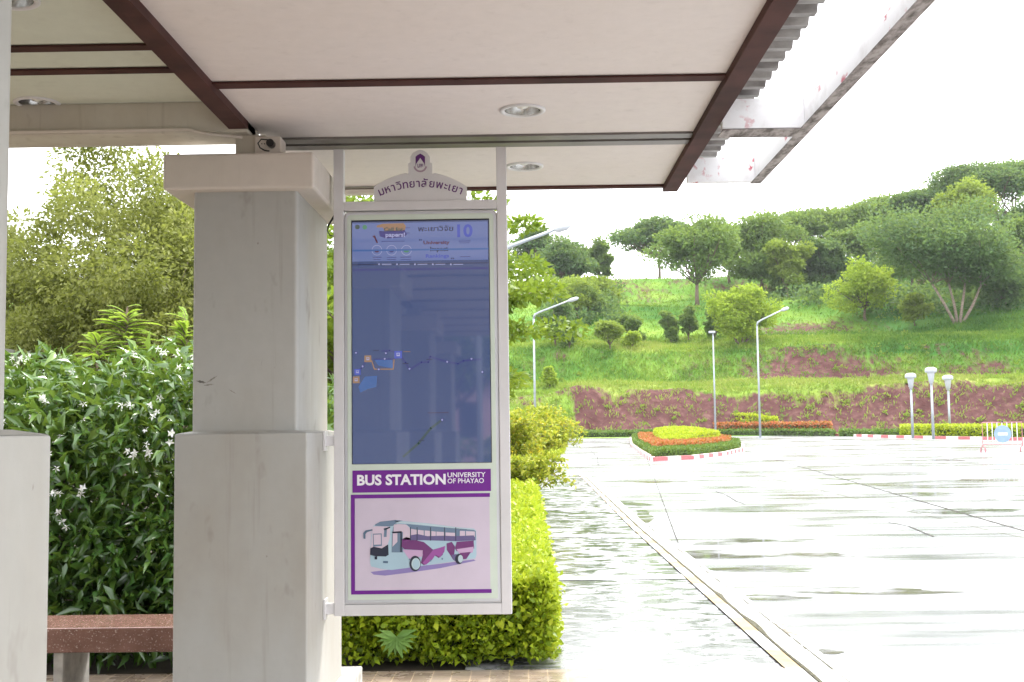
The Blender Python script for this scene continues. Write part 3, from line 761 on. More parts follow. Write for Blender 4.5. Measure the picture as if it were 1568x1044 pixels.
G_orange = glow('screen ochre', (.30, .17, .07), .4); G_navy = glow('screen navy', (.03, .025, .16), .4); G_red = glow('screen red', (.12, .015, .04), .25)
G_green = glow('screen green', (.08, .24, .10), .4); G_blue = glow('screen blue', (.05, .07, .36), .45); G_mid = glow('screen mid blue', (.05, .12, .32), .38)
G_olive = glow('screen olive', (.05, .09, .05), .3)
GM = [G_pale, G_white, G_dark, G_orange, G_navy, G_red, G_green, G_blue, G_mid, G_olive]
bn_ = MB(); y1, y2, y3 = LY[3], LY[4], LY[5]
rpx(bn_, 539.5, 339, 746.5, 400.5, y1, 0)
def Z(cx, cy): return (530+cx*230/1568, 330+cy*230/1568)
def zt(s, x0, y0, x1, y1_, mi, yy=y2, bold=.01): a = Z(x0, y0); b_ = Z(x1, y1_); tpx(bn_, s, a[0], a[1], b_[0], b_[1], yy, mi, bold)
# yellow brush bar and round bubble for the call for papers
A = [Z(*q) for q in ((320, 105), (380, 85), (600, 78), (625, 110), (610, 165), (400, 165), (385, 125), (320, 125))]; bn_.flat([S(*q) for q in A], y2, 3)
A = [Z(*q) for q in ((345, 160), (400, 165), (610, 150), (635, 200), (600, 225), (420, 240), (350, 215))]; bn_.flat([S(*q) for q in A], y2, 4)
zt('Call for', 395, 122, 600, 165, 9, y3, .03); zt('papers!', 412, 175, 615, 238, 1, y3, .03)
zt('University', 808, 260, 1080, 312, 5, bold=.03); zt('Impact', 878, 322, 1065, 385, 2, bold=.03); zt('Rankings', 832, 400, 1075, 452, 7, bold=.03)
zt('พะเยาวิจัย', 752, 100, 1118, 166, 2, bold=.01); zt('10', 1160, 88, 1320, 228, 7, bold=.03)
zt('“', 762, 245, 790, 262, 2); zt('”', 1092, 440, 1126, 460, 2)
for (q0, q1, q2, q3) in ((752, 180, 1118, 186), (752, 206, 1118, 212), (370, 264, 610, 272), (1175, 262, 1300, 270), (1185, 282, 1290, 288), (275, 432, 370, 440), (285, 456, 360, 462), (425, 434, 525, 440), (430, 456, 520, 462), (565, 430, 680, 438), (570, 456, 680, 462), (620, 125, 665, 132), (620, 178, 660, 185), (1190, 425, 1295, 432)):
    a = Z(q0, q1); b2 = Z(q2, q3); rpx(bn_, a[0], a[1], b2[0], b2[1], y2, 4)
for cx, cy, mi in ((322, 362, 5), (475, 362, 4), (630, 362, 6)):
    a = Z(cx, cy); cpx(bn_, a[0], a[1], 8.0, y2, 1, 24, 7.3); cpx(bn_, a[0], a[1]+1, 3.6 if mi != 6 else 4.6, y2, mi, 10, ry=2.6)
for cx, cy, mi in ((118, 120, 9), (195, 122, 6)):
    a = Z(cx, cy); cpx(bn_, a[0], a[1], 3.6, y2, mi)
A = [Z(*q) for q in ((275, 215), (300, 205), (335, 285), (315, 285), (300, 245))]; bn_.flat([S(*q) for q in A], y2, 5)
rpx(bn_, 539.5, 401.5, 748, 406, y1, 2)
for q in range(5): a = Z(345+q*187, 510); cpx(bn_, a[0], a[1]-.2, 1.4, y2, 1, 10); rpx(bn_, a[0]+4, a[1]-.9, a[0]+19, a[1]+.4, y2, 1)
rpx(bn_, 540, 411.5, 748, 412.3, y1, 4); rpx(bn_, 540, 382, 748, 382.5, y3, 8)
bn_.build('screen_banner', GM, scn)
mp = MB()
def Q(cx, cy): return (480+cx*340/1183, 420+cy*340/1183)
def ln(pts, w, mi, yy=y2): lpx(mp, [Q(*q) for q in pts], w*1.5, yy, mi)
ln([(365, 408), (405, 406), (430, 412)], 1.5, 4); ln([(320, 452), (432, 450)], 1.2, 4)
ln([(470, 440), (490, 470), (512, 508), (575, 468), (612, 468), (622, 438), (712, 466), (770, 476), (800, 460), (890, 452)], 1.5, 4)
ln([(310, 460), (325, 505), (425, 505), (430, 455)], 1.2, 3); ln([(275, 470), (255, 500), (240, 520)], 1.2, 4)
ln([(480, 412), (515, 412)], .6, 3); ln([(480, 970), (560, 900), (625, 820), (685, 775)], 2.2, 9); ln([(610, 738), (720, 736)], .6, 5)
mp_keep = mp; mp = MB()
A = [Q(*q) for q in ((325, 455), (420, 455), (425, 500), (390, 495), (345, 485))]; mp.flat([S(*q) for q in A], y1, 8); mp.build('map_lake', GM, scn); mp = MB()
A = [Q(*q) for q in ((275, 545), (340, 540), (335, 600), (290, 610), (250, 630), (240, 600))]; mp.flat([S(*q) for q in A], y1, 8); mp.build('map_lake', GM, scn); mp = mp_keep
for cx, cy in ((227, 418), (380, 450), (348, 506), (386, 420), (512, 503), (713, 466), (262, 490), (686, 775), (842, 450), (900, 520)):
    a = Q(cx, cy); cpx(mp, a[0], a[1], 2.4, y3, 4); cpx(mp, a[0], a[1], 1.4, LY[6], 1)
for cx, cy, mi, r in ((290, 450, 3, 5.2), (452, 428, 7, 5.8), (235, 520, 7, 4.6), (228, 562, 3, 5.2)):
    a = Q(cx, cy); mp = MB(); rpx(mp, a[0]-r, a[1]-r, a[0]+r, a[1]+r, y3, mi); rpx(mp, a[0]-r*.45, a[1]-r*.5, a[0]+r*.45, a[1]+r*.4, LY[6], 1); rpx(mp, a[0]-r*.3, a[1]-r*.3, a[0]+r*.3, a[1], LY[7], mi); mp.build('bus_stop_icon', GM, scn)
mp = mp_keep
for cx, cy in ((318, 402), (602, 450), (475, 472), (560, 882)):
    a = Q(cx, cy); rpx(mp, a[0], a[1], a[0]+9, a[1]+1.6, y3, 2)
mp.build('map_route', GM, scn)
# printed panels beneath the screen
ax0, ax1, az0, az1 = rectS(539.5, 751, 540, 752.5, 719, 753)
tp = MB(); tp.box(ax0, ax1, LY[2], SY+.0003, az0, az1, 0)
def T(cx, cy): return (500+cx*320/1285, 690+cy*320/1285)
yy = LY[3]
def ptxt(s, x0, y0_, x1, y1_, bold): a = T(x0, y0_); b2 = T(x1, y1_); A = S(*a); B = S(*b2); put_text(tp, s, A[0], B[0], (S(a[0], b2[1])[1]+B[1])/2 if 0 else B[1], A[1], yy, 1, bold)
ptxt('BUS STATION', 188, 148, 733, 208, .035)
ptxt('UNIVERSITY', 744, 134, 978, 161, .012)
ptxt('OF PHAYAO', 744, 171, 968, 198, .012)
tp.build('name_plate', [M_purple, M_vinylwhite], sg)
M_lav = simple('lavender print', (.60, .53, .64), .15, var=.02)
bx0, bx1, bz0, bz1 = rectS(537.5, 751, 537.5, 753, 756, 909)
pic = MB(); t_ = .0195
pic.box(bx0+.02, bx1-.006, LY[1], SY+.0002, bz0+.018, bz1-.02, 0)
pic.box(bx0, bx0+t_, LY[2], SY+.0003, bz0, bz1, 1)
pic.box(bx0+t_, bx1-.003, LY[2], SY+.0003, bz1-t_, bz1, 1)
pic.box(bx0+t_, bx1, LY[2], SY+.0003, bz0, bz0+t_, 1)
picture = pic.build('picture_panel', [M_lav, M_purple], sg)
# coach illustration printed on the panel: flat artwork in thin layers
cols = [(.40, .56, .66), (.10, .16, .24), (.16, .23, .33), (.62, .52, .62), (.17, .05, .18), (.33, .10, .35), (.03, .035, .06), (.50, .62, .68), (.27, .22, .48), (.14, .12, .26), (.56, .38, .58)]
BM = [simple('coach print %s' % nm, c, .18, var=.02) for nm, c in zip(('body', 'glass', 'slate', 'window', 'plum', 'magenta', 'dark', 'highlight', 'shadow', 'indigo', 'lilac'), cols)]
bus = MB()
def poly(pts, layer, mi): bus.flat([S(*T(*q)) for q in pts], SY-.0009-.0004*layer, mi)
poly([(270, 745), (520, 715), (700, 695), (905, 668), (918, 676), (700, 722), (520, 748), (360, 768), (290, 762)], 0, 8)
poly([(270, 600), (275, 520), (290, 460), (330, 436), (420, 428), (620, 446), (800, 470), (905, 478), (920, 492), (922, 640), (915, 662), (700, 692), (560, 712), (400, 733), (345, 728), (275, 712), (268, 690)], 1, 0)
poly([(330, 436), (420, 426), (470, 430), (430, 440), (410, 462), (380, 466), (300, 462), (300, 452)], 2, 2)
poly([(420, 432), (620, 448), (800, 472), (905, 480), (905, 486), (800, 480), (620, 458), (430, 442)], 2, 7)
poly([(285, 470), (300, 464), (382, 466), (392, 480), (388, 540), (372, 590), (340, 615), (272, 625), (272, 600)], 3, 3)
poly([(270, 600), (290, 590), (340, 600), (380, 575), (382, 640), (365, 650), (300, 648), (268, 640)], 4, 6)
poly([(285, 510), (340, 508), (341, 585), (287, 590)], 4, 2); poly([(290, 516), (334, 514), (335, 576), (292, 578)], 5, 3)
poly([(356, 474), (372, 474), (370, 530), (352, 530)], 5, 2); poly([(350, 480), (392, 466), (392, 474), (356, 490)], 5, 6)
poly([(228, 540), (226, 505), (240, 490), (282, 482), (284, 490), (250, 500), (240, 512), (240, 542)], 5, 1)
poly([(400, 625), (402, 520), (410, 470), (425, 448), (490, 452), (512, 470), (518, 540), (905, 552), (918, 550), (918, 494), (905, 486), (620, 462), (490, 450), (470, 462), (470, 625)], 2, 2)
poly([(414, 455), (440, 450), (490, 454), (512, 475), (516, 548), (470, 545), (470, 500), (412, 500)], 3, 3)
for x0, x1, yt0, yt1 in ((520, 555, 480, 486), (562, 598, 486, 490), (604, 636, 490, 493), (645, 672, 494, 497), (676, 722, 497, 500), (732, 790, 502, 505), (820, 852, 492, 494), (858, 912, 494, 497)):
    poly([(x0, yt0), (x1, yt1), (x1, 528), (x0, 526)], 4, 3)
poly([(408, 505), (436, 503), (436, 560), (406, 590)], 5, 3)
poly([(400, 498), (460, 494), (462, 505), (408, 508)], 6, 6); poly([(455, 495), (463, 495), (463, 622), (455, 622)], 6, 6)
poly([(515, 520), (560, 512), (620, 525), (720, 522), (790, 525), (905, 520), (918, 550), (800, 556), (600, 550), (515, 550)], 5, 9)
for x in (516, 557, 640, 726, 795): poly([(x-2, 470), (x+2, 470), (x+2, 553), (x-2, 553)], 6, 6)
poly([(465, 545), (490, 530), (560, 552), (600, 562), (655, 608), (720, 590), (715, 640), (690, 660), (660, 640), (600, 705), (580, 690), (592, 640), (590, 612), (480, 606), (462, 590)], 3, 4)
poly([(468, 608), (592, 612), (590, 650), (530, 660), (510, 668), (490, 640)], 4, 10)
poly([(590, 690), (655, 610), (680, 602), (730, 585), (725, 620), (700, 655), (670, 640), (650, 670), (610, 702)], 4, 5)
poly([(738, 570), (770, 560), (790, 590), (785, 640), (800, 670), (780, 672), (760, 640), (740, 610)], 4, 4)
poly([(800, 560), (905, 552), (908, 600), (850, 612), (800, 618), (790, 600)], 4, 4)
poly([(800, 605), (905, 590), (900, 625), (820, 640)], 5, 10); poly([(820, 628), (888, 622), (860, 665), (830, 668)], 6, 4)
poly([(768, 640), (800, 635), (805, 668), (790, 680), (775, 660)], 5, 9)
def ell(cx, cy, rx_, ry_, layer, mi): poly([(cx+rx_*math.cos(a*math.pi/12), cy-ry_*math.sin(a*math.pi/12)) for a in range(24)], layer, mi)
ell(545, 693, 35, 48, 6, 6); ell(550, 695, 27, 36, 7, 7); ell(551, 696, 20, 28, 8, 0)
ell(815, 665, 24, 32, 6, 6); ell(824, 664, 15, 24, 7, 7)
poly([(296, 650), (312, 648), (312, 668), (296, 668)], 5, 6); poly([(348, 678), (378, 678), (378, 692), (348, 690)], 3, 1)
for x, y_ in ((640, 675), (712, 664), (512, 668)): ell(x, y_, 5, 6, 7, 2)
bus.build('coach_illustration', BM, picture)
# crest board above the cross bar
cb = MB()
def K(cx, cy): return S(480+cx*340/1543, 200+cy*340/1543)
arc = [(418, 400)]
for k in range(0, 21):
    u = k/20; x = 418+ (1065-418)*u; arc.append((x, 388-92*math.sin(math.pi*u)**.8 if 0 else 385-105*(1-((x-741)/324)**2)))
left = [q for q in arc if q[0] < 655]; right_ = [q for q in arc if q[0] > 828]
tower = [(657, 300), (657, 222), (672, 218), (672, 180), (690, 152), (720, 134), (740, 128), (762, 134), (790, 152), (808, 180), (808, 218), (824, 222), (824, 300)]
outline = [(418, 485)]+left+tower+right_+[(1065, 485)]
cb.prism([K(*q) for q in outline[::-1]], SY+.010, SY+.022).build('crest_board', M_white, sg, bevel=.0015)
em = MB()
yE = SY+.0092
em.flat([K(*q) for q in [(708, 250), (708, 178), (722, 166), (741, 156), (760, 166), (774, 178), (774, 250), (768, 225), (741, 186), (714, 225)]], yE, 0)
for k in range(12):
    a0, a1 = R(190+160*k/12), R(190+160*(k+1)/12)
    em.flat([K(741+r*math.cos(a), 238-r*math.sin(a)) for r, a in ((48, a0), (48, a1), (36, a1), (36, a0))], yE, 1)
V_, F_ = text_mesh('มพ', .01)
A = K(722, 254); B = K(762, 226); put_text(em, 'มพ', A[0], B[0], A[1], B[1], yE-.0004, 0, .02)
M_mauve = simple('mauve print', (.36, .26, .33), .4, var=0)
M_deep = simple('deep purple print', (.10, .015, .15), .4, var=0)
em.build('crest_emblem', [M_deep, M_mauve], sg); em = MB()
# arched lettering
cl = ['ม', 'ห', 'า', 'วิ', 'ท', 'ย', 'า', 'ลั', 'ย', 'พ', 'ะ', 'เ', 'ย', 'า']
tm = [text_mesh(c, .012) for c in cl]
wd = [v[0][:, 0].max()-v[0][:, 0].min() for v in tm]
# circle through three baseline points
pA, pB, pC = [np.array(K(*q)) for q in ((462, 450), (748, 388), (1024, 440))]
def circ(a, b, c):
    A_ = 2*np.array([b-a, c-a]); B_ = np.array([b@b-a@a, c@c-a@a]); ctr = np.linalg.solve(A_, B_); return ctr, np.linalg.norm(a-ctr)
ctr, rad = circ(pA, pB, pC)
aA = math.atan2(*(pA-ctr)[::-1]); aC = math.atan2(*(pC-ctr)[::-1]); arcl = abs(aA-aC)*rad
gap = .11; scale = arcl/(sum(wd)+gap*(len(cl)-1)); pos = 0
for (V_, F_), w in zip(tm, wd):
    an = aA-(pos+w/2)*scale/rad; x0 = V_[:, 0].min()
    ux = np.array([math.sin(an), -math.cos(an)]); uz = np.array([math.cos(an), math.sin(an)])
    o_ = ctr+uz*rad
    em.add([(o_[0]+(v[0]-x0-w/2)*scale*ux[0]+v[1]*scale*1.0*uz[0], yE, o_[1]+(v[0]-x0-w/2)*scale*ux[1]+v[1]*scale*1.0*uz[1]) for v in V_], F_, 0)
    pos += w+gap
em.build('crest_lettering', [M_deep, M_mauve], sg)
# arms to the pillar
for zz in (S(505, 675)[1], S(505, 933)[1]):
    o = MB().box(-1.02, XA, SY+.005, SY+.05, zz-.026, zz+.026).build('wall_arm', M_white, sg, bevel=.003)
    MB().box(-1.019, -1.008, SY-.02, SY+.075, zz-.05, zz+.05).build('wall_plate', M_white, sg, bevel=.002)
ck = MB(); ck.tube([at(*q, 6.05) for q in ((520, 318), (512, 330), (503, 345), (501, 353), (505, 360), (516, 363))], [.004, .006, .006, .003, .0025, .0025], 6)
ck.build('cable', M_black, sg, smooth=True)

# ================================================================== NEAR PLANTING
def blob_leaves(n, cen, rad, shell=.5):
    return np.array(cen)+ball(n, shell)*np.array(rad)
# flowering bush on the left
bt = thing('flowering_bush', (-3.3, 8.6, 0), 'tall dark green bush with white star flowers behind the granite bench', 'bush')
C = []
lumps = [(-4.8, 8.9, 1.15, 1.0, 1.0, 1.0), (-3.9, 8.7, 1.1, .9, .9, .98), (-3.1, 8.55, 1.05, .8, .85, 1.0), (-2.35, 8.5, 1.08, .75, .8, .98), (-1.7, 8.6, 1.0, .7, .8, .95),
         (-3.5, 8.0, .5, 1.2, .5, .6), (-2.3, 7.9, .45, 1.0, .45, .55), (-2.7, 8.9, 1.50, .8, .6, .68), (-3.6, 9.0, 1.55, .35, .4, .66), (-1.9, 8.8, 1.5, .4, .4, .62), (-4.3, 9.0, 1.3, .9, .7, .75), (-1.2, 8.8, .8, .6, .6, .8)]
for (x, y, z, a, b_, c) in lumps:
    k = int(1650*a*c); C.append(blob_leaves(k, (x, y, z), (a, b_, c), .45))
C = np.concatenate(C); C = C[C[:, 2] > .05]
# leaves stand in whorls at twig ends
tw = C; k = len(tw); per = 2; 
C2 = np.repeat(tw, per, 0)+RS.normal(size=(k*per, 3))*.018
out = C2-np.array([-3.0, 9.6, .9]); D = unit(out)*.5+RS.normal(size=(k*per, 3))*.75+np.array([0, -.15, -.12])
rn = np.clip(np.repeat(RS.rand(k), per)*.6+.3*RS.rand(k*per)+.22*(C2[:, 2]-1.2), 0, 1)
leaves('foliage', C2, D, .10+.09*RS.rand(k*per), .14, L_bush, bt, rn, curl=.16)
st = MB()
for i in range(60):
    e = Vector(tw[RS.randint(k)]); s0 = Vector((e.x*.6-1.2+RS.normal()*.2, 8.8+RS.normal()*.2, .02)); st.tube([s0, s0.lerp(e, .5)+Vector((0, 0, .15)), e], [.013, .009, .004], 5)
st.build('branches', M_wood, bt)
def star_flowers(name, P, r, mat, parent, npet=5, wr=.2):
    Cs, Ds = [], []
    for p in P:
        nrm = unit(np.array([[RS.normal()*.35, -1, .35+RS.normal()*.3]]))[0]; a = unit(np.cross(nrm, [0, 0, 1.])[None])[0]; b2 = np.cross(nrm, a); ph = RS.rand()*6
        for q in range(npet):
            an = ph+6.283*q/npet; Cs.append(p); Ds.append(a*math.cos(an)+b2*math.sin(an)+nrm*.25)
    Cs, Ds = np.array(Cs), np.array(Ds)
    return leaves(name, Cs, Ds, r*(.8+.4*RS.rand(len(Cs))), wr, mat, parent)
cells = {}
for q in tw:
    key = (int(q[0]/.13), int(q[2]/.13))
    if key not in cells or q[1] < cells[key][1]: cells[key] = q
sel = np.array(list(cells.values()))
wgt = np.clip((sel[:, 2]-.2)/1.5, .06, 1)**2; pk = sel[RS.choice(len(sel), min(90, len(sel)//2), p=wgt/wgt.sum(), replace=False)]
pk = np.concatenate([pk]+[pk[:40]+RS.normal(size=(40, 3))*.035 for _ in range(2)]); pk[:, 1] -= .09
star_flowers('flowers', pk, .030, L_petal, bt, wr=.27)

# feathery olive tree on the left
def clumps_px(spec, Y, rs=RS): return [at(px, py, Y) for px, py in spec]
ft = make_tree('feathery_tree', 'tall olive green feathery tree rising behind the flowering bush', 'tree', (-7.2, 21, 0), 6.6, 2.6, 3.1, L_feather, 330, 400, .085, .24, 'full', bark=M_wood2, trunk_r=.07, fork=.2, clump=.46, stems=3, droop=.25, flat=1.0, splay=.3)
make_tree('feathery_tree', 'smaller olive feathery tree between the pillar and the tall feathery tree', 'tree', (-5.4, 22.5, 0), 6.2, 1.7, 2.9, L_feather, 220, 340, .085, .24, 'full', bark=M_wood2, trunk_r=.06, fork=.2, clump=.42, stems=2, droop=.25, flat=1.0)
make_tree('feathery_tree', 'thin airy olive tree at the far left beside the picture edge', 'tree', (-9.6, 21.5, 0), 5.6, 1.6, 2.6, L_feather, 80, 220, .09, .20, bark=M_wood2, trunk_r=.05, fork=.2, clump=.36, stems=2, droop=.3, flat=1.0)
make_tree('background_tree', 'broad mid green tree filling the gap behind the feathery trees', 'tree', (-14, 40, 0), 6.8, 5.5, 3.0, L_feather, 90, 230, .2, .25, bark=M_wood, fork=.2)
make_tree('background_tree', 'dark green tree glimpsed between the pillar and the display sign', 'tree', (-6.3, 36, 0), 7.2, 3.0, 3.4, L_near, 80, 220, .17, .28, bark=M_wood, fork=.25)
# lime fern tree
def frond_plant(name, label, base, h, nfr, fl, mat, spread):
    root = thing(name, base, label, 'plant'); Cs, Ds, Ls, Ns, rn_ = [], [], [], [], []
    st = MB()
    bv = Vector(base)
    st.tube([bv, bv+Vector((0, 0, h*.95))], [.035, .012], 7)
    for i in range(nfr):
        u = (i+.5)/nfr*RS.uniform(.8, 1.); hh = h*(.66+.33*u*RS.uniform(.8, 1)); an = i*2.4+RS.normal()*.4; L = fl*(1.2-.55*u)*RS.uniform(.55, 1.25); el = -.05+.9*u*RS.uniform(.5, 1.1)
        d = np.array([math.cos(an)*math.cos(el), math.sin(an)*math.cos(el), math.sin(el)]); p0 = np.array([bv.x, bv.y, bv.z+hh])
        side = unit(np.cross(d, [0, 0, 1.])[None])[0]; nr = np.cross(side, d); pts = []
        tn = RS.rand()
        for k in range(40):
            t = k/39; p = p0+d*L*t+np.array([0, 0, -.25*L*t*t*spread])
            pts.append(p)
            for sg_ in (-1, 1):
                Cs.append(p); Ds.append(side*sg_+d*.55+RS.normal(size=3)*.06); Ls.append(L*.17*(math.sin(math.pi*(.12+.86*t))+.1)); Ns.append(nr); rn_.append(tn*.6+.4*RS.rand())
        st.tube([tuple(pts[0]), tuple(pts[19]), tuple(pts[39])], [.008, .005, .002], 4)
    leaves('fronds', np.array(Cs), np.array(Ds), np.array(Ls), .10, mat, root, np.array(rn_), N=np.array(Ns), curl=.1)
    st.build('stem', M_wood, root)
for px, py, Y, h, n_, lab in ((195, 450, 12.5, 3.05, 34, 'lime green ferny sapling, tallest, above the flowering bush'), (150, 502, 12.2, 2.7, 24, 'lime green ferny sapling, lower and to the left of the tallest'),
                         (285, 470, 12.8, 2.8, 26, 'lime green ferny sapling half hidden by the pillar')):
    x = at(px, py, Y)[0]; frond_plant('fern_sapling', lab, (x, Y, 0), at(px, py, Y)[2], int(n_*4), .46, L_fern, 1.3)

# small house behind the bush at far left
hs = thing('small_house', (-9.9, 19.5, 0), 'small pale house with a dark eave at the far left behind the bush', 'house')
MB().box(-12.6, -8.4, 19, 19.5, 0, 2.62).build('wall', M_cap, hs)
MB().prism([(-12.8, 2.75), (-8.2, 2.75), (-8.2, 2.9), (-10.5, 3.3), (-12.8, 2.9)], 18.4, 19.6).build('roof', M_greyconc, hs)
MB().box(-9.4, -8.75, 18.96, 18.999, .9, 2.2).build('window', M_black, hs)

# golden hedge: L along the walk
def hedge_leaves(n, x0, x1, y0, y1, z0, z1, wob=.05, faces=('front', 'right', 'top')):
    A = {'front': (x1-x0)*(z1-z0), 'right': (y1-y0)*(z1-z0), 'top': (x1-x0)*(y1-y0)}
    tot = sum(A[f] for f in faces); P = []; Nn = []
    for f in faces:
        k = int(n*A[f]/tot); u, v, w = RS.rand(k), RS.rand(k), RS.rand(k)**1.5*-.16
        dd = .035*np.sin(u*(x1-x0+y1-y0)*7)*np.cos(v*9)+wob*.6*RS.normal(size=k)
        if f == 'front': P.append(np.stack([x0+u*(x1-x0), y0-w*1-dd, z0+v*(z1-z0)], 1)); Nn.append(np.tile([0, -1, .25], (k, 1)))
        if f == 'right': P.append(np.stack([x1+w+dd, y0+u*(y1-y0), z0+v*(z1-z0)], 1)); Nn.append(np.tile([1, 0, .3], (k, 1)))
        if f == 'top': P.append(np.stack([x0+u*(x1-x0), y0+v*(y1-y0), z1+w+dd], 1)); Nn.append(np.tile([0, 0, 1.], (k, 1)))
    return np.concatenate(P), np.concatenate(Nn)
hd = thing('golden_hedge', (-.3, 9, 0), 'clipped golden green hedge under the hanging sign running along the wet walk', 'hedge')
parts_ = []
for (n_, x0, x1, y0, y1, z0, z1, fs) in ((21000, -1.25, .15, 7.64, 8.4, .03, .52, ('front', 'top', 'right')), (14000, -.6, .15, 8.3, 13, .03, .54, ('right', 'top')), (12000, -.6, .15, 13, 26, .03, .60, ('right', 'top'))):
    parts_.append(hedge_leaves(n_, x0, x1, y0, y1, z0, z1, .045, fs))
P = np.concatenate([q[0] for q in parts_]); Nn = np.concatenate([q[1] for q in parts_])
keep = RS.rand(len(P)) < np.where((P[:, 1] < 7.75) & (P[:, 2] < .13), .6, 1); P, Nn = P[keep], Nn[keep]
k = len(P); D = Nn*.45+RS.normal(size=(k, 3))*.6+np.array([0, 0, .35])
L = np.where(P[:, 1] < 8.4, .052, np.where(P[:, 1] < 13, .05, .075))*(.6+.7*RS.rand(k))
rn = np.clip(.52+.25*(Nn[:, 2] > .9)+.25*(Nn[:, 0] > .5)+.22*RS.normal(size=k)+.25*(P[:, 2]-.35), 0, 1)  # top, right and upper leaves coloured lighter, as the light falls on them
P += Nn*.0
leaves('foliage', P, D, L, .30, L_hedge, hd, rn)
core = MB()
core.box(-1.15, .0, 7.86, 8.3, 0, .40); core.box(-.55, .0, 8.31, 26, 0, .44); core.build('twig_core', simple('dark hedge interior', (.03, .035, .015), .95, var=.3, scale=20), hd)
# the lone seedling in front of the hedge
sp = thing('seedling', at(610, 1022, 7.58), 'small pale leaved seedling poking out of the front of the golden hedge', 'plant')
c0 = np.array(at(607, 975, 7.50)); n_ = 13
an = np.linspace(R(150), R(385), n_); Dd = np.stack([np.cos(an), np.full(n_, -.35), np.sin(an)*.9], 1)
leaves('foliage', np.tile(c0, (n_, 1)), Dd, .12+.05*RS.rand(n_), .15, leafmat('pale seedling leaves', [(.12, .24, .05), (.18, .32, .07)], .3, .5), sp, N=np.tile([0, -1, .4], (n_, 1)))
MB().tube([(c0[0], 7.62, .1), tuple(c0)], [.006, .004], 5).build('stem', M_wood, sp)

# layered tree right of the sign
make_tree('layered_tree', 'fresh green layered tree standing behind the hanging sign', 'tree', (-1.86, 16, 0), 5.15, 2.3, 2.0, L_near, 150, 270,   .095, .26, 'full', bark=M_wood, trunk_r=.06, fork=.35, clump=.42, flat=.36)

# golden shrubs with yellow flowers
def arching(name, label, x, Y, h, w, n_, mat, flw):
    root = thing(name, (x, Y, g(Y)), label, 'shrub', 'yellow flowering shrubs behind the hedge'); Cs, Ds, Ls = [], [], []; fl = []; st = MB()
    for i in range(n_):
        an = RS.rand()*6.283; reach = w*(.35+.75*RS.rand()); hh = h*(.6+.5*RS.rand())
        p0 = np.array([x, Y, g(Y)]); pts = []
        for k in range(26):
            t = k/25; p = p0+np.array([math.cos(an)*reach*t**1.3, math.sin(an)*reach*t**1.3*.8, hh*math.sin(t*1.9)]); pts.append(p)
            if k > 4:
                for _ in range(5):
                    Cs.append(p+RS.normal(size=3)*.03); Ds.append(RS.normal(size=3)*.7+np.array([math.cos(an)*.5, math.sin(an)*.5, .3])); Ls.append(.08+.05*RS.rand())
            if k > 19 and RS.rand() < flw: fl.append(p+RS.normal(size=3)*.03)
        st.tube([tuple(pts[0]), tuple(pts[8]), tuple(pts[16]), tuple(pts[25])], [.012, .008, .005, .002], 4)
    leaves('foliage', np.array(Cs), np.array(Ds), np.array(Ls), .22, mat, root)
    if fl: star_flowers('flowers', np.array(fl), .045, L_yellowfl, root, 6)
    st.build('branches', M_wood, root)
arching('golden_shrub', 'arching yellow green shrub with yellow flowers, nearest the sign', -.55, 23, 1.55, 1.15, 90, L_gold, .35)
arching('golden_shrub', 'arching yellow green shrub with long sprays reaching over the side road', -.15, 28, 1.75, 1.5, 110, L_gold, .2)
arching('golden_shrub', 'low yellow green shrub spilling onto the walk', -.1, 21, .9, .9, 60, L_gold, .1)

def bed(name, label, cat, poly_xy, h, mat, size, dens, wr=.3, zoff=0.0, dome=0, group=None, parent=None):
    """clipped planting in the outline poly (x, y): leaf shell on top and on its sides over a dark core"""
    P = np.array(poly_xy); cx, cy = P.mean(0)
    if parent is None: root = thing(name, (cx, cy, g(cy)-.1), label, cat, group)
    else: root = parent
    mn, mxx = P.min(0), P.max(0); out = []
    def inside(x, y):
        c = False; j = len(P)-1
        for i in range(len(P)):
            if (P[i][1] > y) != (P[j][1] > y) and x < (P[j][0]-P[i][0])*(y-P[i][1])/(P[j][1]-P[i][1])+P[i][0]: c = not c
            j = i
        return c
    area = (mxx-mn).prod(); nt = int(area*dens)
    cxy = (mn+mxx)/2; hf = (mxx-mn)/2
    for x, y in mn+RS.rand(nt, 2)*(mxx-mn):
        if inside(x, y):
            r2 = min(1, ((x-cxy[0])/hf[0])**2+((y-cxy[1])/hf[1])**2); out.append((x, y, g(y)-.1+zoff+h+dome*(1-r2)-.12*RS.rand()*h, 0, 0, 1))
    for i in range(len(P)):
        a, b2 = P[i], P[(i+1) % len(P)]; L = np.linalg.norm(b2-a); nn = np.array([(b2-a)[1], -(b2-a)[0]])/max(L, 1e-6)
        if (nn@((a+b2)/2-P.mean(0))) < 0: nn = -nn
        for _ in range(int(L*h*dens*1.6)):
            t = RS.rand(); q = a+(b2-a)*t-nn*.1*RS.rand(); out.append((q[0], q[1], g(q[1])-.1+zoff+h*RS.rand(), nn[0], nn[1], .3))
    out = np.array(out); C = out[:, :3]; N_ = out[:, 3:]; k = len(C)
    quads('foliage', C, N_*.5+RS.normal(size=(k, 3))*.6, size*(.6+.7*RS.rand(k)), wr, mat, root)
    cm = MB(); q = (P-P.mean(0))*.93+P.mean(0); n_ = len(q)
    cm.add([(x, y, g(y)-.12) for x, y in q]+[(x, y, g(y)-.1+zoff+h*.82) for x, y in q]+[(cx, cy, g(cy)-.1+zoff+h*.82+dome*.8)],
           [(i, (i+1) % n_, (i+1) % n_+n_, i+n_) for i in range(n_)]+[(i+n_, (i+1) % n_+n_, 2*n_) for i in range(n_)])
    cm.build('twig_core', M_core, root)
    return root
M_core = simple('dark planting interior', (.05, .07, .02), .95, var=.3, scale=5)
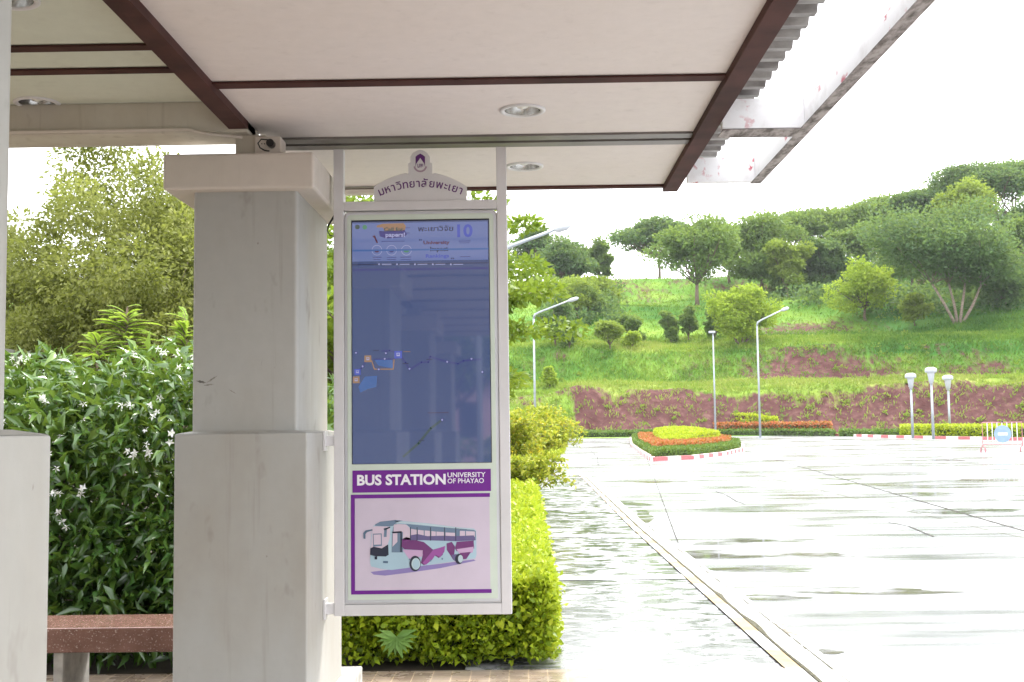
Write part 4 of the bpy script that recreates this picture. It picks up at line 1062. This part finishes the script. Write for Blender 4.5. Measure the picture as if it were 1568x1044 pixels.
# far piece of hedge by the side road
pz = [gp(835, 706), gp(862, 694), gp(868, 672), gp(800, 670), gp(780, 706)]
bed('clipped_hedge', 'pale green clipped hedge with a rounded end beside the side road', 'hedge', [(p[0], p[1]) for p in pz], .55, L_hedge2, .16, 120)

# concrete kerb stub and drain covers at the end of the walk
o = MB(); a = gp(822, 716, 0); b_ = gp(860, 711, 0)
o.box(-2.5, .9, 36.2, 36.7, g(36)-.12, g(36)+.1).build('low_kerb_wall', M_greyconc); tag(bpy.data.objects['low_kerb_wall'], 'low concrete kerb across the end of the wet walk', 'kerb')

# ---------------------------------------------------------------- traffic island and beds
def kerb_ring(root, pts, h=.17, w=.18, closed=True, seg=.75, mats=None):
    mb = MB(); n_ = len(pts); k = 0
    for i in range(n_ if closed else n_-1):
        a, b2 = np.array(pts[i]), np.array(pts[(i+1) % n_]); L = np.linalg.norm(b2-a); m = max(1, int(round(L/seg))); d = (b2-a)/L; nn = np.array([-d[1], d[0]])*w/2
        for j in range(m):
            p, q = a+d*L*j/m, a+d*L*(j+1)/m; vs = []
            for (u, zz) in ((p-nn, -.02), (q-nn, -.02), (q+nn, -.02), (p+nn, -.02), (p-nn, h), (q-nn, h), (q+nn, h), (p+nn, h)): vs.append((u[0], u[1], g(u[1])-.1+zz))
            mb.add(vs, [(0, 3, 2, 1), (4, 5, 6, 7), (0, 1, 5, 4), (1, 2, 6, 5), (2, 3, 7, 6), (3, 0, 4, 7)], k % 2); k += 1
    return mb.build('kerb', mats or [M_redpaint, M_whitepaint], root)
def P2(*l): return [gp(*q)[:2] for q in l]
isl = P2((1000, 706), (1060, 703), (1110, 697), (1138, 690), (1136, 683), (1085, 676), (1000, 671.5), (966, 672), (968, 683), (982, 694))
c = np.array(isl).mean(0)
ir = thing('traffic_island', (c[0], c[1], g(c[1])-.1), 'planted traffic island with a red and white kerb in the middle of the wet road', 'traffic island')
kerb_ring(ir, isl)
ins = [tuple(c+(np.array(p)-c)*.95) for p in isl]
MB().add([(x, y, g(y)-.02) for x, y in ins], [tuple(range(len(ins)))]).build('soil', M_earth, ir)
bed('island_hedge', 'clipped dark green hedge edging the traffic island', 'hedge', ins, .42, L_green, .13, 150)
def shrink(pts, sx, sy, dx=0, dy=0): cc = np.array(pts).mean(0); return [tuple(cc+(np.array(p)-cc)*[sx, sy]+[dx, dy]) for p in pts]
bed('copper_bedding', 'copper red leaved bedding ring on the traffic island', 'flower bed', shrink(ins, .86, .80), .58, L_red, .15, 160)
bed('lime_bedding', 'lime green domed mound on top of the traffic island', 'flower bed', shrink(ins, .62, .52, .35, .6), .72, L_hedge2, .15, 190, dome=.42)

# far kerb along the foot of the bank
fk = [(-30, 110.5), (4.5, 109.5), (14, 107), (22, 99), (25.5, 92), (27.5, 84), (28.3, 76), (30, 66), (33, 55)]
fr = thing('roadside_kerb', (20, 100, g(100)-.1), 'long red and white striped kerb along the foot of the red bank', 'kerb')
fkp = P2((700, 669.5), (880, 669.5), (990, 668.5), (1130, 666.5), (1230, 666.3), (1290, 667.5), (1340, 669.5), (1400, 671), (1470, 672.5), (1568, 674.5), (1660, 677))
kerb_ring(fr, fkp, h=.2, w=.3, closed=False, seg=1.3)
# verge behind the kerb
vg = MB(); n_ = len(fkp)
back = [(x+ (2 if x > 20 else 0), 123.) for x, y in fkp]
vv = [(x, y+.15, g(y)+.05) for x, y in fkp]+[(x*1.02, 0, 0) for x, y in fkp]
vv = [(x, y+.15, g(y)+.04) for x, y in fkp]+[(x*1.15+1, max(y+12, 118), g(112)+.0) for x, y in fkp]
vg.add(vv, [(i, i+1, i+1+n_, i+n_) for i in range(n_-1)])
tag(vg.build('verge', simple('short verge grass', (.16, .27, .05), .95, var=.2, scale=2)), kind='structure')
def strip(px_list, depth, **kw):
    a = [gp(px, py, .0) for px, py in px_list]; f_ = [(p[0], p[1]+.6) for p in a]; bk = [(p[0]*(1+depth/p[1]), p[1]+.6+depth) for p in a[::-1]]
    return bed(poly_xy=f_+bk, **kw)
strip([(868, 668.5), (930, 668.5), (980, 667.5), (1060, 667)], 2.5, name='roadside_hedge', label='low clipped green hedge along the far kerb, left stretch behind the island', cat='hedge', h=.55, mat=L_green, size=.25, dens=45)
strip([(1100, 665.7), (1200, 665.5), (1280, 666)], 1.6, name='roadside_hedge', label='low clipped green hedge along the far kerb, middle stretch before the copper bed', cat='hedge', h=.5, mat=L_green, size=.25, dens=50)
strip([(1290, 666.3), (1335, 667), (1385, 667.5)], 1.6, name='roadside_hedge', label='low clipped green hedge along the far kerb, right stretch ending at the yellow hedge', cat='hedge', h=.5, mat=L_green, size=.25, dens=50)
def bedat(pxa, pya, pxb, pyb, depth, dy, **kw):
    a, b2 = gp(pxa, pya, .0), gp(pxb, pyb, .0)
    q = [(a[0], a[1]+dy), ((a[0]+b2[0])/2, (a[1]+b2[1])/2+dy-.2), (b2[0], b2[1]+dy), (b2[0]+.4, b2[1]+dy+depth), ((a[0]+b2[0])/2, (a[1]+b2[1])/2+dy+depth+.4), (a[0]-.4, a[1]+dy+depth)]
    return bed(poly_xy=q, **kw)
bedat(1108, 665.5, 1280, 665.5, 1.2, 1.9, name='copper_bedding', label='copper red bedding strip behind the far hedge under the tall lamps', cat='flower bed', h=1.15, mat=L_red, size=.25, dens=70)
bedat(1095, 665, 1200, 665, 1.5, 3.2, name='lime_bedding', label='lime green bedding mound behind the far copper strip', cat='flower bed', h=1.65, mat=L_hedge2, size=.25, dens=90, dome=.4)
strip([(1385, 668), (1440, 669.5), (1520, 670.5), (1600, 671.5)], 3.5, name='yellow_hedge', label='bright yellow green hedge at the foot of the three garden lamps', cat='hedge', h=.85, mat=L_hedge2, size=.22, dens=90, zoff=.05)

# ---------------------------------------------------------------- lamps
def street_lamp(px, py_top, pxa, pya, Y, label, double=False):
    top = at(px, py_top, Y); x = top[0]; zb = g(Y)-.1; arm = at(pxa, pya, Y)
    if Y > 100: zb = .5
    t = thing('street_lamp', (x, Y, zb), label, 'street lamp', 'tall street lamps by the road')
    zt_ = top[2]-.35; dx = arm[0]-x; dz = arm[2]-top[2]
    MB().tube([(x, Y, zb), (x, Y, zb+(zt_-zb)*.5), (x, Y, zt_)], [.10, .085, .07], 10).build('pole', M_galv, t, smooth=True)
    MB().tube([(x, Y, zt_), (x+dx*.03, Y, zt_+.28), (x+dx*.14, Y, top[2]+dz*.10), (x+dx*.8, Y, top[2]+dz*.84)], [.09, .085, .075, .055], 8).build('arm', M_galv, t, smooth=True)
    a_ = Vector((x+dx*.76, Y, top[2]+dz*.80)); b2 = Vector((arm[0], Y, arm[2]))
    MB().tube([a_, a_.lerp(b2, .3), a_.lerp(b2, .8), b2], [.07, .15, .14, .05], 8).build('lamp_head', M_lampwhite, t, smooth=True)
    MB().box(x-.28, x+.28, Y-.28, Y+.28, zb-.02, zb+.06).build('base_plate', M_galv, t)
street_lamp(817, 480, 886, 456, 88, 'tall curved arm street lamp rising behind the layered tree')
street_lamp(1159, 492, 1208, 471, 98, 'tall curved arm street lamp behind the traffic island, in front of the red bank')
street_lamp(768, 380, 873, 345, 44, 'nearest street lamp, only its arm showing above the layered tree')
tl = at(1089, 510, 100); t = thing('lamp_post', (tl[0]+.15, 100, .6), 'slim straight lamp post with a small flat head left of the curved lamp', 'lamp post')
MB().tube([(tl[0]+.15, 100, .6), (tl[0]+.15, 100, tl[2])], [.09, .06], 8).build('pole', M_galv, t, smooth=True)
MB().box(tl[0]-.22, tl[0]+.34, 99.85, 100.15, tl[2], tl[2]+.18).build('lamp_head', M_lampwhite, t, bevel=.04)
def garden_lamp(px, py, Y, label):
    p = at(px, py, Y); x, z = p[0], p[2]; zb = g(Y)
    t = thing('garden_lamp', (x, Y, zb), label, 'garden lamp', 'three garden lamps in the yellow hedge')
    MB().tube([(x, Y, zb), (x, Y, z-1.15)], [.10, .075], 10).build('pole', M_galv, t, smooth=True)
    MB().lathe([(.0, -1.15), (.12, -1.12), (.12, -1.02), (.16, -1.0), (.24, -.38), (.24, -.36)], (x, Y, z), 14).build('lantern', M_lampwhite, t, smooth=True)
    MB().lathe([(.20, -.40), (.37, -.36), (.40, -.24), (.36, -.08), (.2, -.01), (.0, 0)], (x, Y, z), 18).build('cap', M_lampwhite, t, smooth=True)
garden_lamp(1394, 571, 84, 'white mushroom capped garden lamp, leftmost of the three')
garden_lamp(1425, 562, 80, 'white mushroom capped garden lamp, tallest and middle of the three')
garden_lamp(1451, 574, 88, 'white mushroom capped garden lamp, rightmost and shortest of the three')

# ---------------------------------------------------------------- barricade
bp = gp(1536, 692); Yb_ = bp[1]; k_ = Yb_/F
M_red = simple('faded red steel', (.42, .16, .18), .5, var=.1); M_signblue = simple('pale blue sign disc', (.22, .32, .50), .4, var=.08, scale=3)
ba = thing('crowd_barrier', (bp[0], Yb_, bp[2]), 'red and white steel barrier with a pale round sign standing on the wet road', 'barrier')
hw = 30*k_; x0, x1 = bp[0]-hw, bp[0]+hw; zb = bp[2]; zt_ = zb+45*k_
fr_ = MB(); fr_.tube([(x0, Yb_, zb+.28), (x0, Yb_, zt_), (x1, Yb_, zt_), (x1, Yb_, zb+.28)], .022, 8); fr_.tube([(x0, Yb_, zb+.36), (x1, Yb_, zb+.36)], .02, 8); fr_.build('frame', M_red, ba)
for i in range(1, 8):
    xx = x0+(x1-x0)*i/8; MB().tube([(xx, Yb_, zb+.36), (xx, Yb_, zt_)], .022, 8).build('bar', M_white, ba)
for xx in (x0, x1):
    MB().tube([(xx-.02, Yb_-.28, zb), (xx, Yb_-.2, zb+.22), (xx, Yb_, zb+.30), (xx, Yb_+.2, zb+.22), (xx+.02, Yb_+.28, zb)], .02, 8).build('foot', M_red, ba)
    MB().tube([(xx-.13, Yb_, zb), (xx-.10, Yb_, zb+.2), (xx, Yb_, zb+.32), (xx+.10, Yb_, zb+.2), (xx+.13, Yb_, zb)], .02, 8).build('foot', M_red, ba)
dz_ = zb+24*k_+.1
disc = MB().tube([(bp[0], Yb_-.03, dz_), (bp[0], Yb_-.05, dz_)], 13*k_, 28).build('round_sign', M_signblue, ba)
wb = MB(); wb.box(bp[0]-.22, bp[0]+.22, Yb_-.056, Yb_-.052, dz_-.06, dz_+.06); wb.build('white_band', M_whitepaint, disc)
MB().tube([(bp[0]+.02, Yb_, zt_), (bp[0]+.02, Yb_, zt_+.06)], .04, 8).build('top_cap', M_black, ba)

# ================================================================== HILL TREES
def hy(px, py_base, Y0=None):
    """where the line of sight through a pixel meets the hillside"""
    d = ray(px, py_base); Y = 90.
    while Y < 330:
        x = d[0]/d[1]*Y; z = CAMZ+d[2]/d[1]*Y
        if Y > Yb(x)-3 and hill(x, Y) >= z: break
        Y += .5
    return x, Y, hill(x, Y)
def htree(name, label, px, pb, pt, wpx, mat, style='round', nc=45, per=130, size=.42, rzf=.42, Y=None, group='trees on the hill', cat='tree', stems=1, bark=None, fork=.35, flat=.55, clump=None, lean=0, splay=.25, tr=None):
    if Y is None: x, Y, z = hy(px, pb)
    else: x = at(px, pb, Y)[0]; z = hill(x, Y)
    zt_ = at(px, pt, Y)[2]; h = zt_-z; rx = wpx/2/F*Y
    return make_tree(name, label, cat, (x, Y, z-.1), h, rx*.98, h*rzf, mat, int(nc*1.5), per, size*Y/150, .3, style, group, bark=bark, stems=stems, fork=fork, flat=flat, clump=clump or rx*.27, ry=rx*.7, lean=(lean, 0), splay=splay, trunk_r=tr)
A_, B_, C_ = L_far; D_ = leafmat('bright yellow green far leaves', [(.20, .30, .03), (.30, .42, .04), (.40, .50, .06)], .42, .7)
# skyline trees beyond the crest
htree('rain_tree', 'dark umbrella crowned tree on the crest at the left of the skyline', 1010, 432, 341, 125, A_, 'umbrella', 80, 130, .4, .36, Y=205, fork=.45, flat=.35)
htree('rain_tree', 'dark umbrella crowned tree on the crest with sky showing under it', 1285, 425, 322, 190, B_, 'umbrella', 100, 130, .4, .32, Y=212, stems=3, fork=.45, flat=.3, splay=.5)
htree('rain_tree', 'flat topped tree on the crest right of the one with sky under it', 1385, 430, 300, 160, B_, 'umbrella', 90, 130, .4, .34, Y=205, stems=2, fork=.45, flat=.3)
htree('rain_tree', 'tallest dark flat crowned tree at the right edge of the skyline', 1535, 440, 254, 200, A_, 'umbrella', 120, 140, .4, .30, Y=190, stems=3, fork=.5, flat=.3)
htree('crest_tree', 'rounded dark tree behind the left end of the guard rail', 872, 440, 368, 85, A_, 'round', 45, 130, .4, .46, Y=200)
htree('crest_tree', 'slender light green tree left of the guard rail', 920, 440, 368, 52, B_, 'round', 35, 120, .4, .46, Y=192)
htree('crest_tree', 'dark green tree behind the layered tree at the left of the hill', 820, 440, 350, 90, A_, 'round', 45, 130, .4, .46, Y=195)
htree('hill_tree', 'large mid green tree with a dark trunk near the top of the slope', 1068, 468, 337, 158, B_, 'round', 75, 140, .42, .42, fork=.25)
htree('hill_tree', 'rounded mid green tree touching the skyline right of the dark trunk tree', 1168, 452, 326, 150, B_, 'round', 70, 140, .42, .44, fork=.25)
htree('hill_tree', 'dark shrubby tree under the umbrella crowns', 1262, 432, 368, 105, A_, 'round', 60, 130, .4, .5, fork=.1, cat='tree')
htree('hill_tree', 'soft olive tree rising behind the big spreading tree', 1478, 470, 274, 115, C_, 'round', 60, 140, .42, .40, Y=172, fork=.3)
htree('hill_tree', 'big spreading tree with pale splayed trunks at the right', 1468, 496, 308, 285, L_far[0], 'round', 150, 170, .42, .42, stems=4, bark=M_wood2, fork=.33, splay=.18, tr=.16)
htree('hill_tree', 'mid green crown filling the left side of the big spreading tree', 1400, 478, 335, 130, B_, 'round', 70, 150, .42, .42, Y=160, fork=.3)
htree('hill_tree', 'pale green feathery tree at the lower left of the spreading tree', 1325, 492, 398, 98, D_, 'full', 50, 130, .36, .46, fork=.2)
htree('hill_tree', 'leafy tree at the right edge with bare grey stems', 1560, 458, 335, 95, B_, 'round', 50, 130, .42, .36, Y=168, stems=3, bark=M_wood2)
htree('hill_tree', 'bright yellow green tree in the middle of the slope', 1137, 528, 438, 98, D_, 'full', 70, 150, .36, .47, stems=3, fork=.15)
htree('hill_tree', 'small bright green tree below the spreading tree', 1400, 500, 448, 55, C_, 'round', 30, 110, .36, .48, fork=.15)
htree('hill_tree', 'olive green tree between the two dark topped trees in the middle of the skyline', 1205, 456, 362, 75, C_, 'round', 45, 130, .42, .46, fork=.2)
htree('hill_tree', 'mid green tree joining the umbrella crowns to the spreading tree', 1318, 440, 350, 90, B_, 'round', 50, 130, .42, .48, Y=185, fork=.2)
htree('hill_tree', 'mid green tree crown behind the right side of the dark trunk tree', 1118, 462, 345, 85, B_, 'round', 50, 130, .42, .46, Y=180, fork=.25)
htree('hill_tree', 'tall shaded tree behind the bare stems at the right edge', 1585, 470, 300, 130, A_, 'round', 60, 130, .42, .45, Y=176, fork=.25)
htree('rain_tree', 'flat crowned tree on the crest directly above the spreading tree', 1430, 440, 290, 120, A_, 'umbrella', 60, 130, .4, .28, Y=196, stems=2, fork=.5, flat=.35)
htree('rain_tree', 'flat crowned tree on the crest right of the first dark umbrella', 1225, 430, 332, 110, B_, 'umbrella', 50, 130, .4, .3, Y=208, stems=2, fork=.5, flat=.35)
htree('crest_tree', 'broad dark tree at the left end of the crest, lowest branches reaching the slope', 862, 470, 372, 110, A_, 'round', 60, 130, .42, .47, Y=184, fork=.2)
htree('crest_tree', 'bright green feathery tree over the upper left slope', 905, 486, 425, 100, C_, 'round', 45, 130, .42, .47, Y=172, fork=.2)
for px, pb, pt, w, m_, lab in ((934, 534, 484, 62, C_, 'rounded green shrub on the terrace, leftmost of the middle row'), (966, 524, 480, 46, B_, 'darker green shrub behind the rounded shrub'), (968, 534, 506, 28, D_, 'small yellow green sapling beside the rounded shrub'),
                               (1027, 526, 472, 34, B_, 'upright dark sapling on the slope below the dark trunk tree'), (1054, 520, 468, 32, B_, 'thin sapling right of the upright dark sapling'),
                               (885, 488, 420, 84, C_, 'leafy tree leaning over the left end of the slope'), (850, 530, 455, 62, A_, 'dark bush behind the left street lamp'), (900, 486, 438, 60, B_, 'dark rounded shrub on the upper left slope'),
                               (872, 535, 492, 34, B_, 'pale thin sapling on the left grassy slope'), (842, 595, 560, 24, D_, 'tiny yellow green sapling at the foot of the left slope'),
                               (1210, 455, 420, 60, B_, 'low bush below the crest, left of the dark shrubby tree'), (1095, 520, 470, 36, B_, 'slim green shrub left of the bright yellow green tree'), (1232, 432, 395, 60, A_, 'dark bush tucked under the umbrella crowns at left'),
                               (1350, 450, 400, 90, A_, 'dark undergrowth tree between the umbrella crowns and the spreading tree'), (1540, 470, 420, 80, A_, 'dark undergrowth shrub behind the splayed trunks')):
    htree('hill_shrub', lab, px, pb, pt, w, m_, 'round', 26, 110, .34, .48, fork=.12, group='shrubs and saplings on the hill', cat='shrub')

def scatter_clumps(name, label, cat, items, mat, per, size, wr=.35, flat=.8):
    Cs, Ds, rn_ = [], [], []
    for (x, y, z, r, tn) in items:
        o_ = ball(per, .2)*r*np.array([1, 1, flat]); Cs.append(np.array([x, y, z])+o_); Ds.append(unit(o_+RS.normal(size=(per, 3))*.4*r)+np.array([0, 0, .3])); rn_.append(np.clip(tn*.6+.5*RS.rand(per), 0, 1))
    C = np.concatenate(Cs); tag(quads(name, C, np.concatenate(Ds), size*(.6+.8*RS.rand(len(C))), wr, mat, None, np.concatenate(rn_)), label, cat, kind='stuff')
it = []
for q in range(170):
    px = RS.uniform(1185, 1575); py = RS.uniform(415, 468)+(14 if px > 1340 else 0); x, y, z = hy(px, py); r = RS.uniform(.8, 2.4); it.append((x, y, z+r*.4, r, RS.rand()))
for q in range(60):
    px = RS.uniform(835, 945); py = RS.uniform(440, 500); x, y, z = hy(px, py); r = RS.uniform(.7, 1.9); it.append((x, y, z+r*.4, r, RS.rand()))
scatter_clumps('undergrowth', 'tangled dark undergrowth beneath the trees at the top of the bank', 'undergrowth', it, A_, 90, .42)
it = []
for q in range(120):
    px = RS.uniform(850, 1575); py = RS.uniform(520, 655); x, y, z = hy(px, py); r = RS.uniform(.12, .42); it.append((x, y, z+r*.3, r, RS.rand()))
for q in range(120):
    px = RS.uniform(850, 1400); py = RS.uniform(440, 540); x, y, z = hy(px, py); r = RS.uniform(.2, .8); it.append((x, y, z+r*.3, r, RS.rand()))
scatter_clumps('weeds', 'small green weeds scattered over the red earth bank', 'weeds', it, C_, 26, .24)

# guard rail on the crest
gr = thing('guard_rail', at(967, 440, 186), 'white guard rail on the crest left of the umbrella tree', 'guard rail')
a, b_ = at(945, 441, 186), at(990, 436, 186)
MB().box(a[0], b_[0], 186, 186.1, a[2], a[2]+.45).build('rail', M_whitepaint, gr)
for q in (.1, .5, .9): xx = a[0]+(b_[0]-a[0])*q; MB().box(xx-.08, xx+.08, 186.1, 186.25, a[2]-1.2, a[2]+.5).build('post', M_whitepaint, gr)
# houses on the hill
def house(label, px, py, Y, w, h, rc, wall, depth=8, roofh=2.2):
    p = at(px, py, Y); x, z = p[0], p[2]
    t = thing('hill_house', (x, Y, z-h), label, 'house')
    MB().box(x-w/2, x+w/2, Y, Y+depth, z-h-3, z).build('wall', wall, t)
    m = MB(); m.add([(x-w/2-.8, Y-.8, z), (x+w/2+.8, Y-.8, z), (x+w/2+.8, Y+depth+.8, z), (x-w/2-.8, Y+depth+.8, z), (x-w/4, Y+depth/2, z+roofh), (x+w/4, Y+depth/2, z+roofh)],
                    [(0, 1, 5, 4), (1, 2, 5), (2, 3, 4, 5), (3, 0, 4), (0, 3, 2, 1)]); m.build('roof', rc, t)
    for q in (-.3, 0, .3): MB().box(x+w*q-.7, x+w*q+.7, Y-.04, Y-.005, z-2.2, z-.9).build('window', M_black, t)
house('house with a green hipped roof at the right edge behind the trees', 1590, 372, 200, 14, 4, simple('green roof sheet', (.16, .34, .25), .5, var=.1), M_cap, roofh=6.0)
house('house with a small grey peaked roof above the trees at the left of the hill', 852, 374, 225, 5, 3, simple('grey roof tiles', (.30, .28, .30), .7, var=.1), M_cap, roofh=1.7)
house('low dark roofed house half hidden behind the layered tree', 812, 452, 175, 9, 3, simple('brown roof tiles', (.16, .12, .12), .7, var=.1), M_cap, roofh=1.2)

# ================================================================== BEHIND THE VIEWER (seen in the screen, plus an added light-blocking hall)
make_tree('garden_tree', 'broad garden tree behind the viewer, mirrored in the screen', 'tree', (-2.4, -24, 0), 6.5, 2.8, 2.4, L_near, 60, 160, .22, .3, fork=.3)
bh = thing('pink_house', (-2, -40, 0), 'pink house with a grey roof behind the viewer, mirrored in the screen', 'house')
MB().box(-7, 5, -46, -40, 0, 3.9).build('wall', simple('pink render', (.55, .34, .36), .8, var=.08), bh)
MB().prism([(-7.8, 3.9), (5.8, 3.9), (3.2, 5.2), (-5.2, 5.2)], -46.6, -39.4).build('roof', M_greyconc, bh)
for q in (-4, -2.4, 1): MB().box(q-.5, q+.5, -39.99, -39.95, 1.2, 2.8).build('window', M_black, bh)
wl_ = thing('light_block_hall', (-7, -10, 0), 'dark hall added unseen behind the viewer to dim the light on the pillar fronts', 'light blocker')  # unseen hall added to hold sky light off the pillar fronts
MB().box(-15, -2.1, -14, -9.2, 0, 4.6).build('wall', simple('dark light blocker', (.16, .15, .13), .8, var=.1), wl_)
MB().box(-15.4, -1.7, -14.4, -8.8, 4.6, 4.8).build('roof', M_greyconc, wl_)
for q in (-12, -9, -6): MB().box(q-.8, q+.8, -9.19, -9.15, .9, 2.4).build('window', M_black, wl_)
t = thing('steel_post', (-.77, -8.2, 0), 'grey steel post behind the viewer, mirrored in the screen', 'post')
MB().tube([(-.77, -8.2, 0), (-.77, -8.2, 3.6)], .05, 10).build('shaft', M_galv, t)
MB().box(-.87, -.67, -8.3, -8.1, 0, .02).build('foot_plate', M_galv, t)
for i, (x, y) in enumerate(((-1.7, -10.5), (-.4, -11.2), (.9, -10.8), (-3.2, -11))):
    make_tree('garden_shrub', ['rounded garden shrub behind the viewer, left of the steel post', 'rounded garden shrub behind the viewer, beside the steel post', 'rounded garden shrub behind the viewer, right of the steel post', 'rounded garden shrub behind the viewer, farthest left'][i], 'shrub', (x, y, 0), 1.7, .8, .8, L_near, 22, 130, .1, .28, fork=.2)

# ================================================================== AIR
hz = MB().box(-960, 960, -460, 640, -1.4, 75).build('haze', bpy.data.materials.new('pale haze')); tag(hz, kind='stuff', label='pale humid haze filling the air', cat='haze')
hm = hz.data.materials[0]; hm.use_nodes = True; hn, hl_ = hm.node_tree.nodes, hm.node_tree.links; hn.clear()
ho = hn.new('ShaderNodeOutputMaterial'); hv = hn.new('ShaderNodeVolumePrincipled'); hv.inputs['Color'].default_value = (.92, .95, 1, 1); hv.inputs['Density'].default_value = .00016; hv.inputs['Anisotropy'].default_value = .2
hl_.new(hv.outputs[0], ho.inputs['Volume'])
